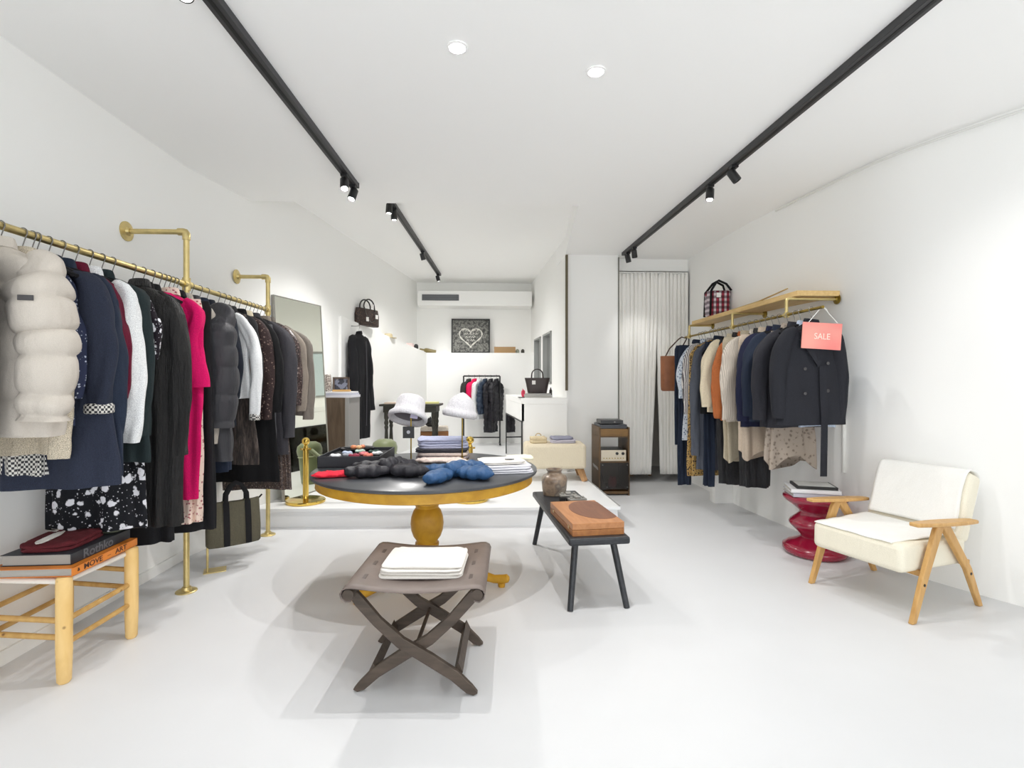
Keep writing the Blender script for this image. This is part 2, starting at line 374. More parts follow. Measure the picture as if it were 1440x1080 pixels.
# ------------------------------------------------------------------ left clothes rail (brass pipe)
RX, RZ = -1.945, 1.965
lr = empty('clothes_rail', (RX, 3.2, 0), 0, 'long brass pipe clothes rail along the left wall, full of dark coats', 'clothes rail')
def Lp(x, y, z): return (x - RX, y - 3.2, z)
MB().tube([Lp(RX, .6, RZ), Lp(RX, 4.52, RZ)], .0165, 14).build('rail_pipe', BRASS, lr)
for k, (py_, zt) in enumerate(((3.36, 2.30), (4.56, 2.255))):
    MB().tube([Lp(RX, py_, .02), Lp(RX, py_, zt - .02)], .0175, 14).build('post', BRASS, lr)
    MB().tube([Lp(RX, py_, RZ - .04), Lp(RX, py_, RZ + .04)], .024, 14).tube([Lp(RX, py_ - .04, RZ), Lp(RX, py_ + (.04 if k == 0 else .0), RZ)], .024, 14).build('joint', BRASS, lr)
    MB().lathe([(.062, 0), (.062, .006), (.056, .01), (.03, .012), (.026, .03)], 28, c=Lp(RX, py_, 0)).build('floor_flange', BRASS, lr)
    m = MB(); xw = -2.32 if k == 0 else -2.215
    m.tube([Lp(RX, py_, zt - .05), Lp(RX, py_, zt - .012), Lp(RX - .006, py_, zt - .003), Lp(RX - .02, py_, zt), Lp(RX - .05, py_, zt)], .023, 14)
    m.tube([Lp(RX - .03, py_, zt), Lp(xw + .02, py_, zt)], .0165, 14); m.build('wall_arm', BRASS, lr)
    MB().lathe([(.062, 0), (.062, .006), (.03, .014), (.024, .03)], 28, M=Matrix.Translation(Lp(xw + .001, py_, zt)) @ Matrix.Rotation(PI / 2, 4, 'Y')).build('wall_flange', BRASS, lr)

# ------------------------------------------------------------------ hangers
def make_hanger(name='clothes_hanger'):
    h = empty(name, (0, 0, 0))
    hk = [(math.cos(math.radians(a)) * .021, 0, math.sin(math.radians(a)) * .021 + .0) for a in range(-30, 200, 18)]
    hk = [(-x, y, z) for x, y, z in hk][::-1]
    path = hk[::-1] if False else hk
    path = [(.019 * math.cos(math.radians(a)), 0, .0195 * math.sin(math.radians(a)) + .0005) for a in range(200, -41, -20)] + [(.006, 0, -.035), (0, 0, -.055), (0, 0, -.1)]
    MB().tube(path, .0022, 8).build('hook', STEEL, h)
    m = MB(); m.tube([(-.165, 0, -.165), (-.10, 0, -.135), (-.04, 0, -.108), (0, 0, -.096), (.04, 0, -.108), (.10, 0, -.135), (.165, 0, -.165)], [(.009, .012), (.01, .014), (.012, .018), (.013, .02), (.012, .018), (.01, .014), (.009, .012)], 10)
    m.build('shoulder_bar', HANGBLK, h); return h
HANGER0 = None
def hanger(x, y, z, yaw, label, group):
    global HANGER0
    if HANGER0 is None: HANGER0 = make_hanger(); h = HANGER0
    else: h = copy_tree(HANGER0)
    h.location = (x, y, z); h.rotation_euler = (0, 0, yaw); tag(h, label, 'hanger', group); return h

# ------------------------------------------------------------------ garments
def sgnp(a, e): return math.copysign(abs(a) ** e, a)
def body_mesh(prof, seed, fold=1.0, puff=0, N=56, M=44, wave=0, thin=.8, cols=None):
    """prof: list of (z, cx, half_width, half_thickness); z going down"""
    rnd = random.Random(seed); k1, k2, k3 = rnd.choice((5, 6, 7)), rnd.choice((9, 11)), 3; p1, p2, p3, p4 = (rnd.random() * 6.3 for _ in range(4))
    z0, z1 = prof[0][0], prof[-1][0]; R = []
    for i in range(M + 1):
        s = i / M; s = s ** 1.25
        z = z0 + (z1 - z0) * s
        for a, b in zip(prof, prof[1:]):
            if b[0] <= z + 1e-9: break
        t = 0 if a[0] == b[0] else min(1, max(0, (z - a[0]) / (b[0] - a[0]))); t = t * t * (3 - 2 * t) if puff == 0 else t
        cx, hw, th = (lerp(a[q], b[q], t) for q in (1, 2, 3))
        dn = max(0, (prof[0][0] - z - .1)); amp = min(1, dn / .8) * fold
        bulge = 0
        if puff: bulge = (abs(math.sin(PI * (z - z0) / puff)) ** .5 - .35) * .02 * min(1, max(0, (z0 - z) / .1))
        ring = []
        for q in range(N):
            an = 2 * PI * q / N; c, s_ = math.cos(an), math.sin(an)
            f = amp * (.010 * math.sin(k1 * an + p1 + 1.1 * math.sin(2.3 * z + p3)) + .007 * math.sin(k2 * an + p2 + 1.6 * z) + .006 * math.sin(k3 * an + p4 - 2 * z))
            nz = mnoise.noise(Vector((c * 1.7 + seed * 3.1, s_ * 1.7, z * 6.0))) * .007 * fold
            x = cx + sgnp(c, .85) * (hw + bulge * .6 + f * .8 + nz * .5); y = sgnp(s_, thin) * (th + bulge + f + nz)
            zz = z + (wave * math.sin(3 * an + p1) * s ** 3 if wave else 0) + (.006 * math.sin(2 * an + p2) if i == M else 0)
            ring.append((x, y, zz))
        R.append(ring)
    return MB().rings(R)
def sleeve_mesh(side, path, rad, seed, puff=0, fold=1.0, N=24, M=30):
    if puff: M = 72; puff *= .72
    rnd = random.Random(seed * 7 + 1); p1, p2 = rnd.random() * 6, rnd.random() * 6
    P = [Vector(p) for p in path]; R = []
    L = [0]
    for a, b in zip(P, P[1:]): L.append(L[-1] + (b - a).length)
    def ev(s):
        d = s * L[-1]
        for i in range(len(P) - 1):
            if d <= L[i + 1] or i == len(P) - 2:
                t = (d - L[i]) / max(1e-6, L[i + 1] - L[i]); t2 = t
                p0, q0, q1, q3 = P[max(0, i - 1)], P[i], P[i + 1], P[min(len(P) - 1, i + 2)]
                c = .5 * ((2 * q0) + (q1 - p0) * t + (2 * p0 - 5 * q0 + 4 * q1 - q3) * t * t + (3 * q0 - p0 - 3 * q1 + q3) * t ** 3)
                ra, rb = rad[i], rad[i + 1]; ra = ra if isinstance(ra, tuple) else (ra, ra); rb = rb if isinstance(rb, tuple) else (rb, rb)
                return c, lerp(ra[0], rb[0], t2), lerp(ra[1], rb[1], t2)
    for i in range(M + 1):
        s = i / M; c, rx, ry = ev(s); c2 = ev(min(1, s + .02))[0]; c1 = ev(max(0, s - .02))[0]; t = (c2 - c1).normalized()
        u = Vector((0, 1, 0)); b = t.cross(u).normalized(); u = b.cross(t).normalized()
        d = s * L[-1]; bl = 0
        if puff: bl = (abs(math.sin(PI * (d + .012 * math.sin(31 * d + seed)) / puff)) ** .42 - .75) * min(rx, .1) * (.28 if puff < .12 else .15)
        ring = []
        for q in range(N):
            an = 2 * PI * q / N
            f = fold * (.004 * math.sin(3 * an + p1 + 9 * d) + .005 * mnoise.noise(Vector((math.cos(an) * 1.5 + seed, math.sin(an) * 1.5, d * (14 if puff else 9)))) * (1.6 if puff else 1.3))
            ring.append(tuple(c + b * ((rx + bl + f) * math.cos(an)) + u * ((ry + bl + f) * math.sin(an))))
        R.append(ring)
    return MB().rings(R)

def garment(name, cat, label, short, x, y, zr, yaw, mat, hem, sl=None, ex=.3, group=None, exw=None, cx=0, hw=None, hemw=None, th=.04, hemth=None, puff=0, fold=1.5,
            sr=.05, sy=0, collar=True, cmat=None, smat=None, seed=1, neck=-.1, style='top', wave=0, thin=.8, hang_group='', cuff=None, flare=0, coat_open=False):
    """x, y: where its hanger meets the rail; hem, sl: heights of hem and sleeve end; ex: how far the visible sleeve reaches"""
    root = empty(name, (x, y, zr), yaw, label, cat, group)
    H = hem - zr; hwb = hw if hw else max(.12, ex * .72); hwm = hemw if hemw else hwb * 1.08; hth = hemth if hemth else th * 1.25
    exw = min(ex, .31) if exw is None else exw
    smat = smat or mat
    if style == 'top':
        prof = [(neck, cx * .2, .045, .03), (neck - .03, cx * .3, .10, th * .75), (neck - .065, cx * .5, min(hwb, .18), th), (neck - .16, cx, hwb, th * 1.05), ((H + neck) * .5, cx, hwb * .98, th * 1.1), (H, cx, hwm, hth)]
    elif style == 'skirt':
        wq = min(.17, hwm * 1.15); prof = [(neck - .03, cx, wq * .9, .02), (neck - .08, cx, wq, .03), ((H + neck) * .5, cx, (min(hwb, hwm * 1.1) + wq) / 2, th), (H, cx, hwm, hth)]
    else:
        prof = [(neck - .02, cx, hwb * .9, .025), (neck - .25, cx, hwb, th), (H, cx, hwm, hth)]
    body_mesh(prof, seed, fold, puff, wave=wave, thin=thin).build('body', mat, root, ang=75)
    if sl is not None:
        S = sl - zr
        for sd, e in ((1, ex), (-1, exw)):
            sh = min(hwb, .19) * .92; em = e - sr * .9
            if flare:
                path = [(sd * (sh - .05) + cx * .5, 0, neck - .06), (sd * (sh + .02) + cx * .5, sy * .3, neck - .12), (sd * (em - .02), sy, (neck + S) / 2), (sd * em, sy, S)]; rad = [.03, (sr * .9, .045), (sr, sr * .8), (sr * 1.2 + flare, sr)]; path = path[:2] + [(sd * (em - .03 - flare), sy, (neck + S) / 2), (sd * (em - .3 * sr - flare), sy, S)]
            else:
                path = [(sd * (sh - .06) + cx * .5, 0, neck - .055), (sd * (sh - .005) + cx * .5, sy * .4, neck - .10), (sd * max(sh, em - .03), sy, neck - .22), (sd * em, sy, lerp(neck, S, .6)), (sd * (em - .01), sy, S)]
                rad = [.03, (sr * .95, min(sr, .045)), (sr * 1.12, min(sr * 1.05, sr)), (sr, sr * .85), (sr * .8, sr * .7)]
            so = sleeve_mesh(sd, path, rad, seed + (5 if sd > 0 else 9), puff, fold).build('sleeve', smat, root, ang=75)
            if cuff:
                MB().lathe([(.9, 0), (1, .12), (1, .8), (.85, 1), (.6, 1)], 24, M=Matrix.Translation((sd * (em - .01), sy, S - .03)) @ Matrix.Diagonal((sr * .95, sr * .82, .045, 1))).build('cuff', cuff, so)
    if collar:
        R = []
        for z, w_, t_ in ((neck - .012, .062, .04), (neck + .012, .058, .036), (neck + .03, .052, .03), (neck + .028, .04, .022), (neck, .038, .02)):
            R.append([(cx * .25 + w_ * math.cos(2 * PI * k / 20), t_ * math.sin(2 * PI * k / 20) , z + .008 * math.cos(2 * PI * k / 20 + 1)) for k in range(20)])
        MB().rings(R).build('collar', cmat or mat, root, ang=75)
    hanger(x, y, zr, yaw, 'black hanger with steel hook holding the ' + short, hang_group)
    return root

NAVY = cloth('navy wool', (42, 47, 62)); NAVY2 = cloth('deep navy wool', (38, 46, 62)); BLK = cloth('black wool', (27, 27, 30)); BLK2 = cloth('soft black crepe', (20, 20, 22))
TEALB = cloth('green black wool', (34, 44, 46)); CHAR = cloth('charcoal wool', (64, 63, 68)); GREYT = cloth('grey taupe knit', (122, 115, 108)); TAUP = cloth('taupe knit', (140, 130, 120))
BEIGEW = cloth('beige boucle wool', (186, 176, 158), var=.2); WHITEF = cloth('white cotton shirt', (226, 228, 232)); CREAM = cloth('cream wool', (222, 210, 184)); MAROON = cloth('maroon cloth', (96, 20, 44))
PINKM = cloth('hot pink viscose', (208, 16, 96)); PUFFB = cloth('beige puffer nylon', (202, 194, 184), .36, 9, .035, var=.02); PUFFG = cloth('dark grey puffer nylon', (58, 58, 62), .36, 9, .035, var=.03)
LTAUPE = cloth('light taupe wool', (176, 168, 158)); FURB = fur('black faux fur', (6, 5, 6), (30, 27, 27))
FLOR = blooms('white flowers on black', (24, 25, 30), (222, 222, 228), 19, .34, .4); FLOR2 = blooms('white flowers on black sleeve', (30, 24, 32), (232, 232, 238), 26, .3, .38)
DOTS = blooms('white dots on navy', (44, 50, 74), (190, 196, 212), 60, .2, .3, False); PATN = blooms('violet and navy print', (38, 38, 62), (150, 140, 170), 38, .3, .45)
DITSY = blooms('ditsy pink print', (226, 205, 192), (160, 92, 98), 46, .25, .34, False); BRFL = blooms('brown floral print', (52, 40, 40), (128, 108, 100), 40, .16, .3)
SEQ = speckle('dark sequins', [(0, (42, 32, 32)), (.42, (66, 52, 48)), (.55, (92, 76, 68)), (.66, (170, 155, 145))], 95, .35)
SEQ2 = speckle('brown floral sequins', [(0, (44, 32, 32)), (.5, (74, 54, 52)), (.62, (150, 134, 126))], 80, .4); VELV = fur('brown crushed velvet', (36, 28, 26), (112, 98, 90))
HOUND = Mat('houndstooth'); _v = HOUND.coord((1, 1, 1)); _c = HOUND.n('ShaderNodeTexChecker', Scale=95.0); _c.inputs['Color1'].default_value = srgb((30, 30, 36)); _c.inputs['Color2'].default_value = srgb((214, 212, 206)); HOUND.l(_v, _c.inputs['Vector']); HOUND.l(_c.outputs['Color'], HOUND.b.inputs['Base Color']); HOUND = HOUND.m

def d2y(px, X):                       # room Y on the line X seen at px
    d = X / (px / F - CX / F + ST / CT) ; return None
def rail_pt(px, X):
    u = (px - CX) / F; d = X / (ST + u * CT); return d * CT - u * d * ST, d
def hz(py, d): return HC - (py - HY) / F * d
SP = 'clothes on the left brass rail'; HG = 'hangers on the left brass rail'
n_ = [0]
def LG(px, X_edge, cat, name, label, short, mat, hem_y, sl_y, **k):
    Y, d = rail_pt(px, RX)
    de = d
    n_[0] += 1
    ex = abs(RX) - abs(X_edge)
    k.setdefault('group', None)
    return garment(name, cat, label, short, RX, Y, RZ, k.pop('yaw', 0), mat, hz(hem_y, de), None if sl_y is None else hz(sl_y, de), ex, seed=n_[0], hang_group=HG, **k)
# nearest first
LG(-75, -1.79, 'coat', 'coat', 'navy coat at the left frame edge, nearest on the left rail', 'navy coat at the left frame edge', NAVY, 665, 640, th=.03)
pf = LG(0, -1.63, 'puffer jacket', 'puffer_jacket', 'beige quilted puffer jacket with big sleeves on the left rail', 'beige puffer jacket', PUFFB, 612, 590, puff=.15, sr=.098, sy=-.055, th=.075, hw=.2, neck=-.085, exw=.3, fold=1.1)
LG(32, -1.755, 'coat', 'coat', 'beige wool coat right behind the beige puffer jacket', 'beige wool coat', BEIGEW, 640, 645, th=.03, sr=.04)
LG(45, -1.735, 'blouse', 'blouse', 'navy blouse with tiny white dots behind the beige wool coat', 'white-dotted navy blouse', DOTS, 600, 560, th=.02, sr=.035, collar=False)
LG(52, -1.80, 'skirt', 'skirt', 'black and white checked skirt hem below the beige puffer jacket', 'checked skirt', HOUND, 668, None, th=.02, style='skirt', hemw=.14, cx=-.12)
LG(68, -1.665, 'coat', 'coat', 'navy coat with turned-back checked cuffs on the left rail', 'navy coat with checked cuffs', NAVY, 684, 572, th=.04, cuff=HOUND, sr=.062, hw=.25, hemw=.30)
LG(87, -1.67, 'coat', 'coat', 'deep navy coat between the checked-cuff coat and the white shirt', 'deep navy coat', NAVY2, 668, 610, th=.035, hw=.25)
LG(106, -1.70, 'jacket', 'jacket', 'maroon jacket, a thin strip showing left of the white shirt', 'maroon jacket', MAROON, 600, 560, th=.02, sr=.035)
LG(126, -1.685, 'shirt', 'shirt', 'white cotton shirt with long sleeve on the left rail', 'white cotton shirt', WHITEF, 600, 622, th=.025, sr=.052, sy=-.01, hw=.2)
LG(143, -1.70, 'coat', 'coat', 'green-black coat just behind the white shirt sleeve', 'green-black coat', TEALB, 650, 613, th=.03, hw=.2)
LG(158, -1.70, 'dress', 'dress', 'long black dress with white flowers on the left rail', 'white-flowered black dress', FLOR, 742, 505, th=.035, smat=FLOR2, hw=.22, hemw=.24, cx=-.08, collar=False, sr=.05, wave=.01)
LG(187, -1.645, 'coat', 'coat', 'long black faux fur coat on the left rail', 'black faux fur coat', FURB, 738, 640, th=.06, hw=.14, hemw=.12, cx=.13, sr=.05)
LG(201, -1.72, 'jacket', 'jacket', 'short black jacket between the fur coat and the pink dress', 'short black jacket', BLK, 560, 540, th=.025)
LG(214, -1.65, 'trousers', 'trousers', 'long black trousers hanging lowest, below the fur coat', 'long black trousers', BLK, 762, None, th=.03, style='skirt', hemw=.15, cx=-.04)
pk = LG(224, -1.655, 'dress', 'dress', 'hot pink dress with flared sleeve on the left rail', 'hot pink dress', PINKM, 700, 545, th=.035, hw=.16, hemw=.14, cx=.09, flare=.02, sr=.055, collar=False, sy=-.01)
LG(231, -1.68, 'skirt', 'skirt', 'cream skirt with small pink print showing below the pink dress', 'pink-printed cream skirt', DITSY, 735, None, th=.025, style='skirt', hemw=.085, cx=.12)
LG(237, -1.755, 'blouse', 'blouse', 'violet and navy printed blouse behind the pink dress', 'violet printed blouse', PATN, 560, 520, th=.025, sr=.04, collar=False)
LG(243, -1.65, 'skirt', 'skirt', 'long black skirt behind the pink dress, hem near the floor', 'long black skirt', BLK, 745, None, th=.03, style='skirt', hemw=.20, cx=.06)
LG(248, -1.73, 'jumper', 'jumper', 'black jumper between the violet blouse and the light taupe coat', 'black jumper', BLK2, 540, 525, th=.025)
LG(258, -1.725, 'coat', 'coat', 'light taupe coat left of the dark grey puffer', 'light taupe coat', LTAUPE, 600, 624, th=.03, sr=.045)
LG(269, -1.64, 'puffer jacket', 'puffer_jacket', 'dark grey quilted puffer jacket midway along the left rail', 'dark grey puffer jacket', PUFFG, 648, 600, puff=.2, sr=.115, sy=-.045, th=.065, hw=.24, fold=.9)
LG(281, -1.68, 'skirt', 'skirt', 'dark navy skirt showing below the grey puffer jacket', 'dark navy skirt', NAVY2, 662, None, th=.03, style='skirt', hemw=.2)
LG(291, -1.715, 'jacket', 'jacket', 'blue-black jacket behind the grey puffer jacket shoulder', 'blue-black jacket', cloth('blue black wool', (32, 36, 46)), 600, 560, th=.03)
LG(307, -1.645, 'blouse', 'blouse', 'white blouse with lace cuff behind the grey puffer', 'white lace-cuffed blouse', WHITEF, 560, 585, th=.02, sr=.04, cuff=HOUND)
LG(315, -1.65, 'skirt', 'skirt', 'brown crushed velvet skirt below the white blouse', 'brown velvet skirt', VELV, 652, None, th=.04, style='skirt', hemw=.24)
LG(322, -1.70, 'jacket', 'jacket', 'charcoal jacket just right of the white blouse', 'charcoal jacket', cloth('charcoal twill', (48, 48, 50)), 590, 560, th=.03)
LG(330, -1.655, 'blouse', 'blouse', 'brown floral blouse with long sleeve on the left rail', 'brown floral blouse', BRFL, 580, 590, th=.03, sr=.055, collar=False)
LG(336, -1.62, 'coat', 'coat', 'long black coat right of the brown floral blouse', 'long black coat', BLK2, 677, 580, th=.04, hw=.27)
LG(345, -1.75, 'shirt', 'shirt', 'cream shirt, a narrow collar strip behind the black coat', 'cream shirt', CREAM, 560, 540, th=.02, sr=.035)
LG(351, -1.64, 'dress', 'dress', 'grey sheer dress left of the sequined dress hem', 'grey sheer dress', cloth('grey chiffon', (92, 92, 96)), 668, None, th=.025, hw=.2, collar=False)
LG(356, -1.60, 'coat', 'coat', 'charcoal grey coat towards the far end of the left rail', 'charcoal grey coat', CHAR, 640, 615, th=.04, sr=.06, cmat=CHAR)
LG(361, -1.60, 'dress', 'dress', 'dark sequined dress with hem near the far post', 'dark sequined dress', SEQ, 688, None, th=.03, hw=.25, hemw=.28, collar=False)
LG(366, -1.60, 'blouse', 'blouse', 'brown sparkling blouse near the far end of the left rail', 'brown sparkling blouse', SEQ2, 600, 570, th=.03, sr=.055, collar=False)
LG(371, -1.58, 'cardigan', 'cardigan', 'taupe cardigan second from the far end of the left rail', 'taupe cardigan', TAUP, 578, 578, th=.035, sr=.055)
LG(378, -1.555, 'jacket', 'jacket', 'grey-brown jacket last at the far end of the left rail', 'grey-brown jacket', GREYT, 584, 590, th=.03, sr=.05)
# small label on the puffer sleeve
MB().box((0, 0, 0), (.05, .003, .02)).build('sleeve_label', BLKP if False else plain('dark woven label', (70, 68, 70), .7), pf, bevel=.001, loc=(.235, -.158, -.31)).rotation_euler = (0, 0, math.radians(12))

# ------------------------------------------------------------------ tote bag on its little brass stand
OLIVE = cloth('olive canvas', (92, 88, 74)); TAPE = cloth('black webbing', (30, 30, 32))
tb = empty('tote_bag', (-1.86, 3.79, .17), math.radians(38), 'olive canvas tote bag with black straps below the left rail', 'bag')
R = []
for z, hw_, ht in ((0, .165, .055), (.01, .175, .06), (.12, .178, .055), (.22, .172, .04), (.30, .168, .022), (.305, .165, .018)):
    R.append([(hw_ * sgnp(math.cos(2 * PI * k / 40), .35), ht * sgnp(math.sin(2 * PI * k / 40), .6) + .004 * math.sin(5 * PI * k / 20 + z * 20), z + .012 * abs(math.cos(2 * PI * k / 40)) * (z > .25)) for k in range(40)])
MB().rings(R).build('bag_body', OLIVE, tb)
for sd in (-1, 1):
    for xx in (-.055, .085):
        MB().tube([(xx, sd * .066, .004), (xx, sd * .062, .12), (xx, sd * .047, .22), (xx, sd * .027, .31)], [(.003, .02)] * 4, 8, up=(0, 1, 0)).build('strap', TAPE, tb)
    MB().tube([(-.055, sd * .027, .29), (-.052, sd * .024, .36), (-.02, sd * .018, .42), (.015, sd * .012, .44), (.05, sd * .018, .42), (.082, sd * .024, .36), (.085, sd * .027, .29)], [(.003, .014)] * 7, 8, up=(0, 1, 0)).build('handle', TAPE, tb)
MB().tube([(.16, 0, .3), (.19, 0, .33)], .006, 6).build('zip_end', TAPE, tb)
bs = empty('bag_stand', (-1.955, 3.72, 0), math.radians(25), 'small square brass display stand under the olive tote bag', 'display stand')
MB().bb(-.07, .07, -.055, .055, 0, .006).build('base_plate', BRASS, bs, bevel=.001); MB().tube([(-.045, -.03, .005), (-.045, -.03, .18)], .008, 10).build('rod', BRASS, bs)

# ------------------------------------------------------------------ right rail: shelf, brackets, rail
SX, SZ = 2.37, 1.875
pea_y = rail_pt(1139, SX)[0]
sh = empty('wall_shelf', (2.55, 5.0, 2.03), 0, 'pale wooden shelf on brass pipe brackets on the right wall', 'shelf')
PINE = wood('pine shelf', (232, 200, 140), (214, 178, 116), 5, (8, 1, 8), .5)
wx = lambda y: 2.66 + (2.70 - 2.66) * max(0, min(1, (5.6 - y) / .7)) + .09 * max(0, min(1, (4.9 - y) / .75))
pl = MB().prism([(SX - 2.55 + .07, 6.12 - 5), (SX - 2.55 + .07, 3.98 - 5), (wx(3.98) - 2.55, 3.98 - 5), (wx(4.2) - 2.55, 4.2 - 5), (2.70 - 2.55, 4.9 - 5), (2.66 - 2.55, 5.6 - 5), (2.66 - 2.55, 6.12 - 5)], -.005, .038)
pl.build('shelf_board', PINE, sh, bevel=.003)
for k, yb in enumerate((3.93 + .08, 4.93, 6.02)):
    yb -= 5; X0 = SX - 2.55; X1 = wx(yb + 5) - 2.55
    m = MB().tube([(X1, yb, -.025), (X0 + .02, yb, -.025), (X0 + .004, yb, -.03), (X0, yb, -.045), (X0, yb, SZ - 2.03)], .0125, 12)
    m.tube([(X0, yb, SZ - 2.03 - .022), (X0, yb, SZ - 2.03 + .022)], .018, 12).tube([(X0, yb - .03, SZ - 2.03), (X0, yb + .03, SZ - 2.03)], .018, 12)
    m.build('bracket', BRASS, sh)
    MB().lathe([(.042, 0), (.042, .006), (.02, .012), (.018, .02)], 24, M=Matrix.Translation((X1 - .001, yb, -.025)) @ Matrix.Rotation(-PI / 2, 4, 'Y')).build('wall_flange', BRASSD, sh)
MB().tube([(SX - 2.55, pea_y - .15 - 5, SZ - 2.03), (SX - 2.55, 6.15 - 5, SZ - 2.03)], .0115, 12).build('hanging_rail', BRASSD, sh)

SPR = 'clothes on the right rail'; HGR = 'hangers on the right rail'
def RG(px, X_edge, cat, name, label, short, mat, hem_y, sl_y, **k):
    Y, d = rail_pt(px, SX); n_[0] += 1; ex = abs(abs(X_edge) - SX)
    # turned half round so the generous sleeve side faces the room
    return garment(name, cat, label, short, SX, Y, SZ, PI + k.pop('yaw', 0), mat, hz(hem_y, d), None if sl_y is None else hz(sl_y, d), ex, exw=k.pop('exw', .23), seed=n_[0], hang_group=HGR, **k)
DENIM = cloth('dark denim', (42, 50, 66)); SLATE = cloth('slate grey knit', (84, 88, 98)); RUST = cloth('rust wool', (172, 100, 58), var=.25, scale=40); OAT = stripes('oatmeal rib knit', (222, 212, 200), (194, 184, 172), 34, 'X', .6)
KNIT = stripes('grey and white ribbed knit', (224, 220, 218), (106, 100, 104), 24, 'X', 1.5); FLB = blooms('blue and white print', (206, 214, 224), (84, 104, 138), 40, .2, .4, False); NAVB = cloth('blazer navy', (30, 33, 56)); CHARB = cloth('blazer charcoal', (46, 46, 52))
PEA = cloth('peacoat black navy', (37, 38, 44), .85, 8, .006); VEL = fur('black velvet', (13, 13, 17), (34, 34, 40)); BEI = cloth('beige satin', (186, 170, 152), .5, 10, .02); OLB = cloth('olive beige', (178, 167, 146)); TFL = blooms('taupe floral', (162, 150, 138), (120, 108, 98), 30, .2, .4, False)
LEO = speckle('leopard print', [(0, (60, 44, 30)), (.45, (180, 146, 84)), (.62, (120, 88, 48))], 55, .7); LBL = cloth('light blue shirt', (188, 200, 218))
pea_y, pea_d = rail_pt(1139, SX)
# far to near
RG(984, 2.02, 'jeans', 'jeans', 'dark denim trousers at the far end of the right rail', 'dark denim trousers', DENIM, 625, None, style='skirt', th=.035, hemw=.16, cx=.12)
RG(988, 2.10, 'trousers', 'trousers', 'long navy trouser leg hanging lowest at the far end of the right rail', 'long navy trousers', NAVY2, 681, None, style='skirt', th=.025, hemw=.055, cx=.21)
RG(992, 2.06, 'shirt', 'shirt', 'pale blue and white printed shirt near the far end of the right rail', 'blue and white printed shirt', FLB, 618, 560, th=.03, sr=.05)
RG(1000, 2.06, 'jumper', 'jumper', 'grey and white ribbed jumper on the right rail', 'grey and white ribbed jumper', KNIT, 575, 582, th=.035, sr=.075, hw=.24)
RG(1005, 2.1, 'dress', 'dress', 'gold leopard print dress, hem below the slate cardigan', 'leopard print dress', LEO, 668, None, th=.03, hw=.17, cx=.1, collar=False)
RG(1011, 2.07, 'cardigan', 'cardigan', 'long slate grey cardigan on the right rail', 'long slate grey cardigan', SLATE, 660, 640, th=.035, sr=.05)
RG(1016, 2.12, 'trousers', 'trousers', 'navy trouser leg just right of the leopard hem', 'navy trousers', NAVY2, 683, None, style='skirt', th=.025, hemw=.038, cx=.14)
RG(1021, 2.09, 'vest', 'vest', 'black sleeveless vest between the slate cardigan and cream coat', 'black sleeveless vest', BLK2, 582, None, th=.035, hw=.25, collar=False)
RG(1030, 2.055, 'coat', 'coat', 'cream coat left of the rust one on the right rail', 'cream coat', CREAM, 580, 572, th=.035, sr=.06)
RG(1040, 2.12, 'trousers', 'trousers', 'black velvet trousers, left pair below the right rail', 'left black velvet trousers', VEL, 680, None, style='skirt', th=.04, hemw=.13, cx=.05)
RG(1046, 2.075, 'coat', 'coat', 'rust orange coat on the right rail', 'rust orange coat', RUST, 590, 588, th=.035, sr=.055)
RG(1054, 2.12, 'skirt', 'skirt', 'olive beige skirt below the rust coat', 'olive beige skirt', OLB, 645, None, style='skirt', th=.03, hemw=.13, cx=.1, wave=.03)
RG(1063, 2.055, 'cardigan', 'cardigan', 'oatmeal ribbed cardigan on the right rail', 'oatmeal cardigan', OAT, 592, 590, th=.04, sr=.07, hw=.24)
RG(1071, 2.15, 'trousers', 'trousers', 'black velvet trousers, right pair below the right rail', 'right black velvet trousers', VEL, 684, None, style='skirt', th=.04, hemw=.12, cx=.06)
RG(1079, 2.10, 'skirt', 'skirt', 'beige satin skirt with pointed hem below the oatmeal cardigan', 'beige satin skirt', BEI, 640, None, style='skirt', th=.03, hemw=.15, cx=.08, wave=.05)
RG(1087, 2.06, 'blazer', 'blazer', 'navy blazer on the right rail', 'navy blazer', NAVB, 600, 592, th=.035, sr=.065, hw=.25)
RG(1096, 2.06, 'blazer', 'blazer', 'second navy blazer nearer the camera on the right rail', 'second navy blazer', NAVY2, 592, 585, th=.03, sr=.055, hw=.24)
RG(1108, 2.15, 'skirt', 'skirt', 'taupe floral skirt with pointed hem below the charcoal blazer', 'taupe floral skirt', TFL, 650, None, style='skirt', th=.03, hemw=.2, cx=-.02, wave=.05)
RG(1118, 2.03, 'blazer', 'blazer', 'charcoal blazer right behind the belted black jacket', 'charcoal blazer', CHARB, 600, 590, th=.03, sr=.06, hw=.25)
RG(1126, 2.2, 'shirt', 'shirt', 'light blue shirt on the wall side behind the black jacket', 'light blue shirt', LBL, 600, 585, th=.02, sr=.04, exw=.345, hw=.12, cx=-.12)
pj = RG(1141, 2.06, 'jacket', 'jacket', 'black double-breasted jacket with hanging belt, nearest on the right rail', 'belted black jacket', PEA, 597, 588, th=.045, sr=.06, hw=.235, exw=.27, fold=.5, hemw=.26)
